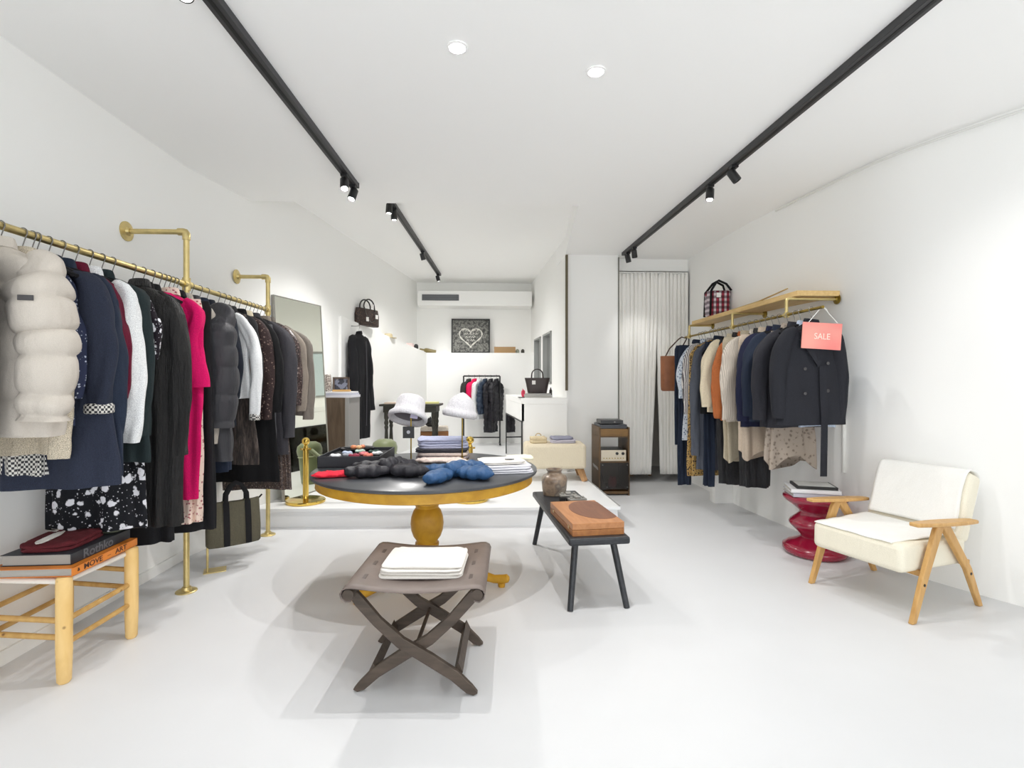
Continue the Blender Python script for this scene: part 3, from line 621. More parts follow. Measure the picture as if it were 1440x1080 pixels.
# lapels, buttons, flap edge and belt of the near jacket (its near face is local +y)
H = hz(597, pea_d) - SZ
for sd in (-1, 1):
    m = MB(); a = [(.035 * sd, .052, -.115), (.12 * sd, .056, -.17), (.10 * sd, .06, -.21), (.125 * sd, .061, -.225), (-.005 + .0 * sd, .066, -.42), (.0, .062, -.30)]
    vs = a + [(x, y - .008, z) for x, y, z in a]; n = len(a)
    m.add([(x, y + .006, z) for x, y, z in a] + [(x, y - .01, z) for x, y, z in a], [tuple(range(n)), tuple(range(n, 2 * n))[::-1]] + [(i, (i + 1) % n, (i + 1) % n + n, i + n) for i in range(n)])
    m.build('lapel', PEA, pj, bevel=.003)
BTN = plain('dark horn button', (66, 64, 66), .25)
for x, z in ((.085, -.44), (-.085, -.40), (.085, -.62), (-.085, -.6)):
    MB().lathe([(.004, 0), (.012, .001), (.013, .004), (.011, .006)], 16, M=Matrix.Translation((x, .058, z)) @ Matrix.Rotation(-PI / 2, 4, 'X')).build('button', BTN, pj)
bl = hz(667, pea_d) - SZ
MB().tube([(-.045, .066, -.42), (-.045, .07, -.6), (-.05, .075, -.8), (-.046, .07, bl)], [(.003, .026)] * 4, 8, up=(0, 1, 0)).build('belt', PEA, pj)

# SALE sign hung from the rail end by a cord
sg = empty('sale_sign', (SX + .02, pea_y - .115, SZ - .1), math.radians(-8), 'small pink sale sign hanging on a white cord at the rail end', 'sign')
SGM = Mat('coral card'); v = SGM.coord((3, 3, 4)); nz = SGM.n('ShaderNodeTexNoise', Scale=1.2, Detail=1.0); SGM.l(v, nz.inputs['Vector']); SGM.l(SGM.ramp(nz.outputs['Fac'], [(.3, (236, 118, 116)), (.7, (236, 160, 146))]), SGM.b.inputs['Base Color']); SGM.b.inputs['Roughness'].default_value = .5
bd = MB().box((0, 0, -.105), (.27, .008, .19)).build('board', SGM.m, sg, bevel=.001); bd.rotation_euler = (0, math.radians(4), 0)
MB().tube([(-.1, 0, -.01), (0, .005, .112)], .0025, 8).tube([(.1, 0, -.012), (0, .005, .112)], .0025, 8).tube([(0, .005, .112), (.025, -.004, .085), (.03, -.004, .07)], .003, 8).build('cord', plain('white cord', (235, 235, 232), .8), sg)
t = textobj('lettering', 'SALE', .062, plain('pale lettering', (252, 226, 214), .5), (-.005, -.0045, -.11), (PI / 2, 0, 0), sg, .0005); t.rotation_euler = (PI / 2, math.radians(4), 0); t.scale = (.85, 1, 1)

# brown leather bucket bag on the far end of the rail
LEA = plain('tan leather', (148, 92, 58), .5, var=.08, vscale=12)
lb = empty('leather_bag', (SX - .17, 6.22, 1.22), math.radians(-12), 'tan leather bucket bag hanging at the far end of the right rail', 'bag')
R = []
for z, a_ in ((0, .8), (.012, .95), (.06, 1), (.43, 1.02), (.43, .96), (.4, .95)): R.append([(.105 * a_ * sgnp(math.cos(2 * PI * k / 32), .7), .06 * a_ * sgnp(math.sin(2 * PI * k / 32), .7), z) for k in range(32)])
MB().rings(R).build('bag_body', LEA, lb)
MB().tube([(-.06, 0, .4), (.0, 0, .52), (.1, -.02, .63), (.14, -.03, .66), (.2, -.03, .64), (.16, 0, .56), (.09, 0, .4)], [(.003, .008)] * 7, 8, up=(0, 1, 0)).build('strap', plain('dark leather', (70, 48, 36), .5), lb)

# tartan bag on the shelf
TAR = Mat('tartan wool'); v = TAR.coord((1, 1, 1)); w1 = TAR.n('ShaderNodeTexWave', bands_direction='X', Scale=5.5); w2 = TAR.n('ShaderNodeTexWave', bands_direction='Z', Scale=5.5)
TAR.l(v, w1.inputs['Vector']); TAR.l(v, w2.inputs['Vector']); mm = TAR.n('ShaderNodeMix', data_type='RGBA', blend_type='MULTIPLY'); mm.inputs[0].default_value = .8
TAR.l(TAR.ramp(w1.outputs['Fac'], [(.2, (210, 205, 210)), (.4, (150, 50, 70)), (.7, (40, 34, 44)), (.9, (190, 60, 84))], 'CONSTANT'), mm.inputs[6]); TAR.l(TAR.ramp(w2.outputs['Fac'], [(.3, (250, 240, 240)), (.6, (120, 100, 110))]), mm.inputs[7]); TAR.l(mm.outputs[2], TAR.b.inputs['Base Color']); TAR.b.inputs['Roughness'].default_value = .9
tz = 2.069
ta = empty('tartan_bag', (2.53, 5.62, tz), math.radians(-5), 'tartan wool tote bag with black handles on the wooden shelf', 'bag')
R = []
for z, a_ in ((0, .9), (.01, 1), (.15, 1.03), (.27, 1.06), (.27, .98), (.2, .9)): R.append([(.12 * a_ * sgnp(math.cos(2 * PI * k / 36), .5) + .01 * math.sin(z * 20 + k), .09 * a_ * sgnp(math.sin(2 * PI * k / 36), .6), z) for k in range(36)])
MB().rings(R).build('bag_body', TAR.m, ta)
for sd in (-1, 1): MB().tube([(-.11, sd * .1, .0), (-.1, sd * .1, .27), (-.03, sd * .06, .37), (.0, sd * .04, .39), (.08, sd * .05, .35), (.12, sd * .09, .27)], [(.004, .013)] * 6, 8, up=(0, 1, 0)).build('handle', TAPE, ta)
MB().box((-.02, -.1, .22), (.045, .004, .05)).build('paper_tag', plain('white tag', (240, 240, 238), .6), ta)
rn = random.Random(3); m = MB()
for k in range(60):
    a = Vector((.15 + rn.random() * .03, rn.uniform(-.08, .08), rn.uniform(.06, .28))); m.tube([a, a + Vector((rn.uniform(.02, .07), rn.uniform(-.03, .03), rn.uniform(-.08, .03)))], .004, 5)
m.build('fringe', cloth('plum fringe', (110, 50, 66)), ta)
# long pale branches of straw laid on the shelf
for k, (x, y0, y1, zz, lab) in enumerate(((2.52, 4.25, 5.25, 2.085, 'near'), (2.56, 4.75, 5.45, 2.075, 'far'))):
    m = MB().tube([(0, y0 - 4.8, 0.045 * (k == 0)), (.015, (y0 + y1) / 2 - 4.8, .012), (-.01, y1 - 4.8, 0)], [.006, .008, .005], 8)
    o = m.build('bamboo_stick', wood('bamboo %d' % k, (214, 186, 128), (176, 146, 92), 8, (8, 1, 8)), loc=(x, 4.8, zz)); tag(o, 'thin pale bamboo stick lying on the wooden shelf, the %s one' % lab, 'stick', 'sticks on the shelf')

# ------------------------------------------------------------------ curtain
CU = cloth('white curtain cotton', (244, 243, 239), .95, 6, .006, var=.02)
ct = empty('curtain', (2.13, 6.74, .1), 0, 'floor-length white curtain hanging in the doorway on two sides of a slit', 'curtain')
def curtain_panel(x0, x1, nf, seed, slit):
    m = MB(); NX, NZ = nf * 10, 26; rnd = random.Random(seed); ph = [rnd.uniform(-.5, .5) for _ in range(nf + 2)]
    vs = []; fs = []
    for j in range(NZ + 1):
        z = 2.68 * (1 - j / NZ)
        for i in range(NX + 1):
            u = i / NX; a = u * nf * 2 * PI + ph[int(u * nf)] * .6
            x = lerp(x0, x1, u) + slit(u, z) + .012 * math.sin(a * 2 + z)
            y = (.014 + .006 * math.sin(u * 17 + seed)) * math.sin(a) * (1 if z < 2.6 else .8) + .008 * mnoise.noise(Vector((u * 6, z * 1.3, seed)))
            vs.append((x, y, z + (.012 * math.sin(u * 60) if j == 0 else 0)))
    for j in range(NZ):
        for i in range(NX): a = j * (NX + 1) + i; fs.append((a, a + 1, a + NX + 2, a + NX + 1))
    m.add(vs, fs); o = m.build('curtain_panel', CU, ct, ang=80)
    s = o.modifiers.new('thickness', 'SOLIDIFY'); s.thickness = .004; return o
curtain_panel(-.46, .085, 10, 1, lambda u, z: -.085 * max(0, u) ** 3 * max(0, 1 - z / 2.1))
curtain_panel(.085, .495, 8, 2, lambda u, z: .05 * (1 - u) ** 3 * max(0, 1 - z / 2.1))
MB().tube([(-.465, 0, 2.685), (.50, 0, 2.685)], .011, 10).build('curtain_rod', plain('white rod', (225, 225, 222), .4), ct)
# small wooden stool glimpsed behind the curtain
st = empty('wooden_stool', (2.12, 7.3, 0), .2, 'brown wooden stool glimpsed through the slit and below the curtain', 'stool')
WBR = wood('brown stool wood', (132, 104, 74), (108, 82, 56), 6)
MB().lathe([(.19, .43), (.2, .44), (.2, .46), (.19, .47)], 28).build('seat', WBR, st)
for a in range(4): c_, s_ = math.cos(a * PI / 2 + .6), math.sin(a * PI / 2 + .6); MB().tube([(c_ * .14, s_ * .14, .43), (c_ * .19, s_ * .19, 0)], .024, 10).build('leg', WBR, st)

# ------------------------------------------------------------------ round pedestal table
YEL = wood('ochre painted wood', (206, 158, 48), (180, 132, 34), 5, (2, 2, 2), .42, spec=.4); SLT = plain('dark slate top', (66, 68, 72), .28, spec=.5, var=.08, vscale=5)
tx, ty = room(-.575, 3.47); TZ = .76
rt = empty('pedestal_table', (tx, ty, 0), 0, 'round table with dark slate top on an ochre pedestal', 'table')
MB().lathe([(.735, TZ - .022), (.742, TZ - .018), (.742, TZ - .004), (.737, TZ)], 96).build('table_top', SLT, rt)
MB().lathe([(.69, TZ - .022), (.715, TZ - .024), (.718, TZ - .035), (.708, TZ - .070), (.712, TZ - .082), (.69, TZ - .09), (.3, TZ - .09)], 96).build('apron', YEL, rt)
MB().lathe([(.13, .67), (.13, .655), (.10, .60), (.086, .54), (.088, .515), (.078, .505), (.076, .492), (.092, .47), (.106, .43), (.111, .385), (.106, .34), (.092, .30), (.074, .275), (.07, .268), (.07, .26), (.08, .255), (.08, .24), (.074, .232), (.082, .21), (.10, .17), (.105, .15), (.10, .125), (.06, .11)], 48).build('pedestal', YEL, rt)
for a in (226, 347, 106.5):
    c_, s_ = math.cos(math.radians(a) - TH), math.sin(math.radians(a) - TH)
    pts = [(.05, .19, .05), (.14, .175, .045), (.26, .12, .036), (.38, .065, .03), (.47, .046, .026), (.53, .05, .028), (.56, .058, .026), (.572, .06, .012)]
    MB().tube([(c_ * r, s_ * r, z) for r, z, w in pts], [(w * 1.05, w * .85) for r, z, w in pts], 14).tube([(c_ * .52, s_ * .52, .028), (c_ * .52, s_ * .52, 0)], [.026, .022], 12).build('leg', YEL, rt)

# ---- folded and crumpled textiles
def slab(w, d, h, seed, fold_front=True, layers=2, rough=.5, e=.35):
    """a folded garment: rounded slab with sagging top and bulging folded edge"""
    m = MB(); rnd = random.Random(seed)
    for L in range(layers):
        hh = h / layers; z0 = L * hh; R = []
        n = 48; ww = w * (1 - .03 * rnd.random()); dd = d * (1 - .05 * rnd.random()); ox, oy = rnd.uniform(-.006, .006), rnd.uniform(-.006, .006)
        for k, (t, a) in enumerate(((0, .93), (.15, .985), (.5, 1), (.85, .985), (1, .95), (1.04, .7), (1.06, .35))):
            R.append([(ox + ww / 2 * a * sgnp(math.cos(2 * PI * i / n), e) , oy + dd / 2 * a * sgnp(math.sin(2 * PI * i / n), e),
                       z0 + hh * (t if t < 1.05 else 1.03) * .97 + rough * .012 * (t > .4) * mnoise.noise(Vector((math.cos(2 * PI * i / n) * a * 2.4 + seed, math.sin(2 * PI * i / n) * a * 2.4, L * 2.0)))) for i in range(n)])
        m.rings(R)
    return m
def crumple(w, d, h, seed, lumps=3.0, amp=.45, N=56, M=20, e=.7):
    m = MB(); R = []
    for j in range(M + 1):
        ph = PI * j / M
        ring = []
        for i in range(N):
            an = 2 * PI * i / N; c, s_ = math.cos(an), math.sin(an)
            x = w / 2 * math.sin(ph) ** .7 * sgnp(c, e); y = d / 2 * math.sin(ph) ** .7 * sgnp(s_, e); z = h / 2 * (1 - math.cos(ph))
            f = 1 + amp * .5 * mnoise.noise(Vector((x / w * lumps * 2 + seed * 5.3, y / d * lumps * 2, z / h)))
            g = amp * h * (z / h) * mnoise.noise(Vector((x / w * lumps * 3.4 + seed, y / d * lumps * 2.4 + 7, 2.0))) * 1.1
            ridge = amp * h * .35 * (z / h) * abs(mnoise.noise(Vector((x / w * lumps * 5, y / d * lumps * 2 + seed, 9.0))))
            ring.append((x * f, y * f, max(0, z + g - ridge)))
        R.append(ring)
    return m.rings(R)
def put(mb, name, mat, x, y, z, rz, label, cat, group=None, **k):
    o = mb.build(name, mat, None, loc=(x, y, z), ang=75, **k); o.rotation_euler = (0, 0, rz); return tag(o, label, cat, group)
def onT(px, py, h=TZ): return fl(px, py, h)

WARM = cloth('folded white cotton', (222, 218, 212), .9, 30, .006, var=.03); GREYK = cloth('pale grey jersey', (206, 206, 212), .9, 34, .006, var=.04); LILAC = cloth('lilac grey knit', (168, 172, 196), .95, 40, .008, var=.08)
DKK = cloth('dark grey knit', (72, 72, 78), .95); ROSEB = cloth('rose beige scarf', (208, 192, 184), .95, 40, .012); REDF = cloth('coral red knit', (226, 48, 66), .9, 60, .008); OFFW = cloth('cream cotton', (240, 230, 206), .9)
PBLK = cloth('black puffer nylon', (44, 43, 48), .38, 14, .03, var=.03); PBLU = cloth('blue puffer nylon', (46, 80, 120), .38, 14, .03, var=.05)

# black tray with small accessories
p = onT(487, 657)
SLB = plain('black leatherette', (40, 41, 47), .55)
tq = at(446, 658, 3.455); tx0, ty0 = tq.x, tq.y
tr = empty('display_tray', (tx0, ty0, TZ), -TH + .03, 'square black tray of small accessories on the slate table', 'tray')
m = MB(); tw, tdp, thh = .42, .50, .075
m.bb(0, tw, 0, tdp, 0, .008); m.bb(0, tw, 0, .008, 0, thh).bb(0, tw, tdp - .008, tdp, 0, thh).bb(0, .008, 0, tdp, 0, thh).bb(tw - .008, tw, 0, tdp, 0, thh)
m.build('tray_body', SLB, tr, bevel=.001)
ti = MB().bb(.01, tw - .01, .01, tdp - .01, .0, .052)
ti.build('cushion_insert', plain('black felt', (30, 30, 33), .95), tr)
rn = random.Random(5)
cols = [('white', (225, 225, 230)), ('grey', (140, 142, 150)), ('burgundy', (132, 38, 58)), ('rose pink', (196, 112, 118)), ('pale blue', (168, 178, 200)), ('dark green', (40, 66, 58)), ('silver white', (210, 212, 214)), ('coral', (214, 120, 104)), ('mint', (168, 190, 176))]
spots = [(.09, .10), (.17, .13), (.22, .10), (.26, .2), (.13, .24), (.31, .30), (.35, .22), (.31, .12), (.2, .33)]
desc = ['nearest the tray left front corner', 'in the front half of the tray', 'near the tray front edge', 'in the middle of the tray', 'at the left of the tray', 'towards the far right of the tray', 'by the right edge of the tray', 'near the front right of the tray', 'towards the back of the tray']
for (nm, c), (x, y), ds in zip(cols, spots, desc):
    w_ = Matrix.Rotation(-TH + .03, 3, 'Z') @ Vector((x, y, 0))
    mb = MB(); R_ = .024 + .004 * rn.random()
    # a gathered hair band: a lumpy ring
    n = 26; rr = []
    for i in range(n + 1):
        a = 2 * PI * i / n; q = R_ * (1 + .08 * math.sin(9 * a)); rr.append((q * math.cos(a), q * math.sin(a) * .8, .013))
    mb.tube(rr, [(.011 + .003 * math.sin(7 * i), .013 + .003 * math.sin(5 * i)) for i in range(n + 1)], 10, up=(0, 0, 1))
    put(mb, 'scrunchie', cloth(nm + ' satin', c, .6, 60, .006), tx0 + w_.x, ty0 + w_.y, TZ + .054, rn.random() * 3, '%s gathered fabric band %s' % (nm, ds), 'hair band', 'small bands in the black tray')

p = onT(468, 671); put(crumple(.235, .09, .035, 3, 3, .35), 'glove', REDF, p.x, p.y, TZ, .28, 'coral red knitted piece at the left of the slate table', 'knitwear')
# gathered puffer scarves: several puffy tongues joined at a knot
def puffer_scarf(name, mat, cx, cy, label, tongues, seed):
    r = empty(name, (cx, cy, TZ), 0, label, 'scarf')
    for k, (x0, y0, x1, y1, w_, h_) in enumerate(tongues):
        m = MB(); P = []; R = []
        n = 16
        for i in range(n + 1):
            t = i / n; x = lerp(x0, x1, t); y = lerp(y0, y1, t) + .012 * math.sin(t * 5 + seed + k)
            rr = (math.sin(PI * min(1, .06 + t * .94)) ** .5) * (1 + .16 * math.sin(t * 22 + k) + .1 * mnoise.noise(Vector((t * 6, k, seed))))
            P.append((x, y, h_ * .48)); R.append((max(.004, h_ * .5 * min(1, rr)), max(.006, w_ * .5 * rr)))
        m.tube(P, R, 18, up=(0, 0, 1)); m.build('padded_panel', mat, r, ang=80, sub=1)
    return r
p = onT(552, 668)
puffer_scarf('puffer_scarf', PBLK, p.x, p.y, 'black quilted puffer scarf crumpled at the front of the slate table',
             [(-.27, -.12, .0, -.04, .13, .085), (-.26, .05, .0, .03, .12, .09), (-.02, -.02, .24, -.10, .14, .085), (-.05, .05, .16, .05, .14, .10), (-.14, .13, .10, .16, .12, .09), (-.07, -.03, .08, .10, .14, .115)], 1)
p = onT(642, 672)
puffer_scarf('puffer_scarf', PBLU, p.x, p.y, 'blue quilted puffer scarf crumpled beside the black one on the slate table',
             [(-.15, -.24, -.03, -.02, .13, .08), (-.22, .10, .0, .06, .13, .075), (-.02, .03, .18, .12, .15, .10), (.0, -.02, .23, -.10, .15, .085), (.06, .06, .22, .0, .13, .08), (-.07, -.03, .07, .12, .12, .105)], 4)
# folded pale shirts at the right of the table
p = onT(712, 662)
zz = TZ
for k, (w_, d_, h_, mt, lab, ox, oy, rz_) in enumerate(((.34, .26, .022, GREYK, 'pale grey folded sweatshirt at the bottom of the pile right of the blue scarf', .0, .0, .12), (.33, .25, .024, GREYK, 'pale grey folded sweatshirt, middle of the pile right of the blue scarf', -.015, .005, .18), (.30, .23, .022, WARM, 'white folded t-shirt on top of the pale grey sweatshirts', -.03, .02, .22))):
    put(slab(w_, d_, h_, k + 3, layers=2, rough=.6), 'folded_shirt', mt, p.x + ox, p.y + oy, zz, rz_, lab, 'folded clothes', 'folded tops on the slate table'); zz += h_ + .003
put(MB().box((0, 0, 0), (.06, .022, .003)), 'label_card', plain('dark grey label', (92, 92, 94), .6), p.x + .02, p.y - .03, zz + .004, .1, 'small dark label lying on the white folded t-shirt', 'label')
p = onT(727, 647); put(slab(.20, .16, .022, 12, layers=1), 'folded_shirt', OFFW, p.x + .02, p.y + .06, TZ, .1, 'cream folded top at the far right edge of the slate table', 'folded clothes')
p = onT(655, 660); put(crumple(.16, .30, .02, 8, 3, .25), 'folded_shirt', WARM, p.x - .02, p.y + .22, TZ, .9, 'white pleated top lying behind the blue scarf', 'folded clothes')
p = onT(618, 653); put(crumple(.36, .12, .035, 15, 3, .3), 'knitted_scarf', ROSEB, p.x, p.y + .08, TZ, .05, 'rose beige scarf lying between the two hat stands', 'scarf')
# stack of knitwear at the back
p = at(622, 640, 3.86); zz = TZ
for k, (h_, mt, lab, w_) in enumerate(((.026, cloth('taupe grey knit', (150, 140, 142)), 'taupe grey folded jumper at the bottom of the stack behind the hat stands', .40), (.026, ROSEB, 'rose beige folded jumper in the stack behind the hat stands', .38), (.03, DKK, 'dark grey folded jumper in the stack behind the hat stands', .40), (.036, LILAC, 'lilac grey folded jumper second from top behind the hat stands', .38), (.034, LILAC, 'lilac grey folded jumper on top of the stack behind the hat stands', .37))):
    put(slab(w_, .24, h_, 20 + k, layers=1 + (k > 1), rough=.9), 'folded_jumper', mt, p.x + .005 * (k % 2), p.y + .03, zz, .04 * (k - 2), lab, 'folded clothes', 'folded jumpers at the back of the table'); zz += h_ * .97 + .002

# hat stands and hats
HATW = cloth('white boucle wool hat', (198, 196, 200), .98, 90, .012, sheen=.2, var=.08)
def hat_stand(base, hz_, label):
    h = empty('hat_stand', (base.x, base.y, TZ), 0, label, 'hat stand', 'brass hat stands on the table')
    MB().lathe([(.05, 0), (.05, .004), (.012, .008), (.009, .02)], 24).build('base_disc', GOLD, h); H_ = hz_ - TZ
    MB().tube([(0, 0, .01), (0, 0, H_ - .045)], .005, 10).build('pole', BRASSD, h)
    MB().lathe([(.008, H_ - .05), (.03, H_ - .04), (.034, H_ - .02), (.02, H_ - .005), (.004, H_)], 20).build('head_knob', BRASSD, h); return h
b1 = at(578, 655, 3.54); b2 = at(650, 646, 3.78)
hat_stand(b1, 1.215, 'slim brass hat stand holding the tilted white hat'); hat_stand(b2, 1.20, 'slim brass hat stand holding the pointed white hat')
def revolve(prof, n=48, sx=1, sy=1, wob=0, seed=0):
    R = []
    for r, z in prof: R.append([(sx * r * (1 + wob * mnoise.noise(Vector((math.cos(2 * PI * i / n) * 1.5, math.sin(2 * PI * i / n) * 1.5, z * 9 + seed)))) * math.cos(2 * PI * i / n), sy * r * math.sin(2 * PI * i / n), z) for i in range(n)])
    return MB().rings(R, (True, False))
h1 = empty('bucket_hat', (b1.x + .0, b1.y, 1.185), 0, 'white woolly hat tilted back on the left brass stand', 'hat'); h1.rotation_euler = (math.radians(-26), math.radians(8), 0)
o = revolve([(.0, .055), (.05, .056), (.085, .045), (.099, .02), (.103, -.03), (.108, -.055), (.118, -.068), (.134, -.085), (.136, -.105), (.128, -.118), (.112, -.112), (.104, -.09), (.096, -.05), (.09, .01), (.06, .04), (.0, .045)], wob=.06).build('hat_body', HATW, h1, ang=80)
revolve([(.0, .04), (.055, .036), (.086, .008), (.093, -.05), (.099, -.085), (.097, -.086)], wob=.02).build('lining', plain('dark hat lining', (112, 106, 110), .8), h1)
MB().box((.045, -.05, -.098), (.05, .003, .042)).build('care_label', plain('lilac white label', (206, 200, 224), .7), h1)
h2 = empty('knitted_hat', (b2.x - .005, b2.y, 1.185), 0, 'white woolly pointed hat with turned brim on the right brass stand', 'hat'); h2.rotation_euler = (math.radians(-3), math.radians(9), 0)
revolve([(.0, .078), (.02, .072), (.06, .045), (.092, .008), (.104, -.03), (.108, -.05), (.112, -.052), (.128, -.062), (.133, -.08), (.128, -.1), (.116, -.108), (.10, -.10), (.098, -.05), (.08, .0), (.0, .05)], wob=.07, seed=4).build('hat_body', HATW, h2, ang=80)
# small square black price sign clipped on the left pole
pt = at(574.5, 608, 3.50); s_ = empty('price_sign', pt, -TH, 'small square black sign with a pale mark on the left hat stand', 'sign')
MB().box((0, 0, 0), (.078, .006, .08)).build('board', BLACKM, s_, bevel=.001); MB().lathe([(.012, 0), (.012, .002)], 16, M=Matrix.Translation((0, -.004, .002)) @ Matrix.Rotation(PI / 2, 4, 'X')).build('mark', plain('pale print', (190, 190, 196), .6), s_)

# black shallow dish with orange bits behind the tray and the olive pouffe further back
p = at(528, 630, 3.88)
di = empty('shallow_dish', (-1.02, 3.98, TZ), 0, 'shallow black dish holding orange trinkets behind the black tray', 'dish')
MB().lathe([(.03, 0), (.05, .04), (.11, .06), (.125, .075), (.118, .075), (.1, .064), (.02, .05)], 32).build('dish_body', BLACKM, di)
for k, (x, y) in enumerate(((-.03, 0), (.015, -.02), (.03, .03))):
    put(crumple(.045, .035, .028, 30 + k, 2, .3), 'trinket', plain('orange trinket %d' % k, ((220, 140, 96), (216, 168, 120), (200, 120, 84))[k], .5), -1.02 + x, 3.98 + y, TZ + .064, k, ('deep orange trinket in the black dish', 'pale peach trinket in the black dish', 'rust orange trinket in the black dish')[k], 'trinket', 'trinkets in the black dish')
OLV = plain('olive green velvet', (112, 120, 84), .45, sheen=.3, spec=.4)
q = at(541, 640, 5.9); po = empty('round_pouffe', (q.x, q.y, PH), 0, 'round olive green velvet pouffe on the platform behind the table', 'pouffe')
MB().lathe([(.12, 0), (.13, .02), (.13, .3), (.125, .33), (.14, .35), (.145, .40), (.13, .455), (.08, .49), (.0, .50)], 48, cap=(True, False)).build('cushion', OLV, po)
MB().lathe([(.133, .318), (.142, .325), (.133, .332)], 48).build('piping', plain('pale piping', (176, 180, 150), .6), po)

# ------------------------------------------------------------------ brass stanchions with olive rope
def stanchion(px, py, label):
    q = fl(px, py, PH); s = empty('stanchion', (q.x, q.y, PH), 0, label, 'stanchion', 'brass barrier posts on the platform')
    MB().lathe([(.178, 0), (.182, .006), (.182, .02), (.174, .028), (.06, .034), (.03, .038)], 56).build('base', GOLD, s)
    MB().lathe([(.027, .03), (.027, .50), (.04, .505), (.04, .515), (.026, .52), (.02, .54), (.014, .55)], 28).build('post', GOLD, s)
    MB().lathe([(.012, .545)] + [(.038 * math.sin(a), .585 - .038 * math.cos(a)) for a in [.3 + k * .28 for k in range(10)]] + [(.0, .623)], 24).build('finial', GOLD, s)
    MB().tube([(-.05, 0, .51), (.05, 0, .51)], .009, 10).tube([(0, -.05, .51), (0, .05, .51)], .009, 10).build('hook', GOLD, s)
    return s, q
s1, q1 = stanchion(430, 706, 'brass barrier post with round base left of the slate table')
s2, q2 = stanchion(661, 703, 'brass barrier post whose round base shows below the slate table')
rp = []
A0, B0 = Vector((q1.x + .05, q1.y, PH + .5)), Vector((q2.x - .05, q2.y, PH + .5))
for k in range(25):
    t = k / 24; v_ = A0.lerp(B0, t); v_.z -= .24 * (1 - (2 * t - 1) ** 2) ** .8; rp.append(tuple(v_))
o = MB().tube(rp, .02, 12).build('barrier_rope', OLV); tag(o, 'olive green velvet rope hanging between the two brass posts', 'rope')

# ------------------------------------------------------------------ folding leather stool with white cloths
LTH = plain('taupe saddle leather', (112, 100, 94), .5, var=.06, vscale=9, bump=.15, bscale=90); DKW = wood('dark stained wood', (88, 76, 66), (66, 56, 48), 6, (1, 6, 6), .5)
sx0, sy0 = room(-.418, 2.42)
fs = empty('folding_stool', (sx0, sy0, 0), -TH, 'folding stool with taupe leather seat and crossed dark wooden legs', 'stool')
m = MB(); R = []
hw_ = .272; yn, yf = -.275, .34
def seat_prof():
    P = []
    for i in range(9): a = math.radians(-130 + i * (220 / 8) ); P.append((-hw_ + .028 * math.cos(PI - a) * 1.0, .45 + .028 * math.sin(a)))
    return P
top = [(-hw_ - .005, .478)] + [(-hw_ + .02 + (2 * hw_ - .04) * i / 14, .478 - .020 * math.sin(PI * i / 14)) for i in range(15)] + [(hw_ + .005, .478)]
lft = [(-hw_ + .014, .424), (-hw_ - .008, .420), (-hw_ - .027, .434), (-hw_ - .032, .452), (-hw_ - .024, .47)]
rgt = [(-x, z) for x, z in lft[::-1]]
outer = lft + top + rgt
inner = [(x * .985, z - .004) for x, z in outer]
sec = outer + inner[::-1]
NY = 12
R = [[(x, lerp(yn, yf, j / NY) , z - .006 * math.sin(PI * j / NY) * (abs(x) < .2)) for x, z in sec] for j in range(NY + 1)]
NS = len(outer); ms = MB(); ms.v = [p_[:3] for r_ in [[q_ for q_ in row[:NS]] for row in R] for p_ in r_]
ms.f = [(j * NS + i, j * NS + i + 1, (j + 1) * NS + i + 1, (j + 1) * NS + i) for j in range(NY) for i in range(NS - 1)]
so_ = ms.build('seat', LTH, fs, ang=60); sm_ = so_.modifiers.new('thickness', 'SOLIDIFY'); sm_.thickness = .004; sm_.offset = 0
for sd in (-1, 1): MB().tube([(sd * hw_, yn + .006, .447), (sd * hw_, yf - .006, .447)], .024, 18).build('seat_bar', DKW, fs)
for sd in (-1, 1):
    for k, yy in enumerate((-.14, .03, .2)):
        MB().box((sd * (hw_ - .02), yy, .4775), (.05, .05, .003)).build('strap', plain('dark leather strap', (84, 74, 70), .5) if k == 0 and sd < 0 else bpy.data.materials['dark leather strap'], fs, bevel=.001)
for yy, o_ in ((-.205, 0), (.205, 0)):
    for sd in (-1, 1):
        yo = yy + sd * .013
        P = [(sd * .262, .435), (sd * .235, .40), (sd * .16, .315), (sd * .06, .225), (-sd * .06, .155), (-sd * .17, .085), (-sd * .235, .025), (-sd * .262, .0)]
        R = []
        for i, (x, z) in enumerate(P):
            a = P[max(0, i - 1)]; b = P[min(len(P) - 1, i + 1)]; t = Vector((b[0] - a[0], 0, b[1] - a[1])).normalized(); n2 = Vector((-t.z, 0, t.x))
            wd = (.02, .024, .022, .024, .026, .024, .02, .014)[i]; c = Vector((x, yo, z))
            R.append([tuple(c + n2 * wd + Vector((0, -.012, 0))), tuple(c + n2 * wd + Vector((0, .012, 0))), tuple(c - n2 * wd + Vector((0, .012, 0))), tuple(c - n2 * wd + Vector((0, -.012, 0)))])
        for k in range(4): R[-1][k] = (R[-1][k][0], R[-1][k][1], max(0.0, R[-1][k][2]))
        MB().rings(R).build('leg', DKW, fs, bevel=.003, ang=35)
for sd in (-1, 1): MB().tube([(sd * .185, -.20, .085), (sd * .185, .20, .085)], [(.042, .02)] * 2, 4, up=(0, 0, 1)).build('stretcher', DKW, fs, smooth=False)
MB().tube([(0, -.225, .19), (0, .225, .19)], .009, 12).build('pivot_rod', DKW, fs)
zz = .474
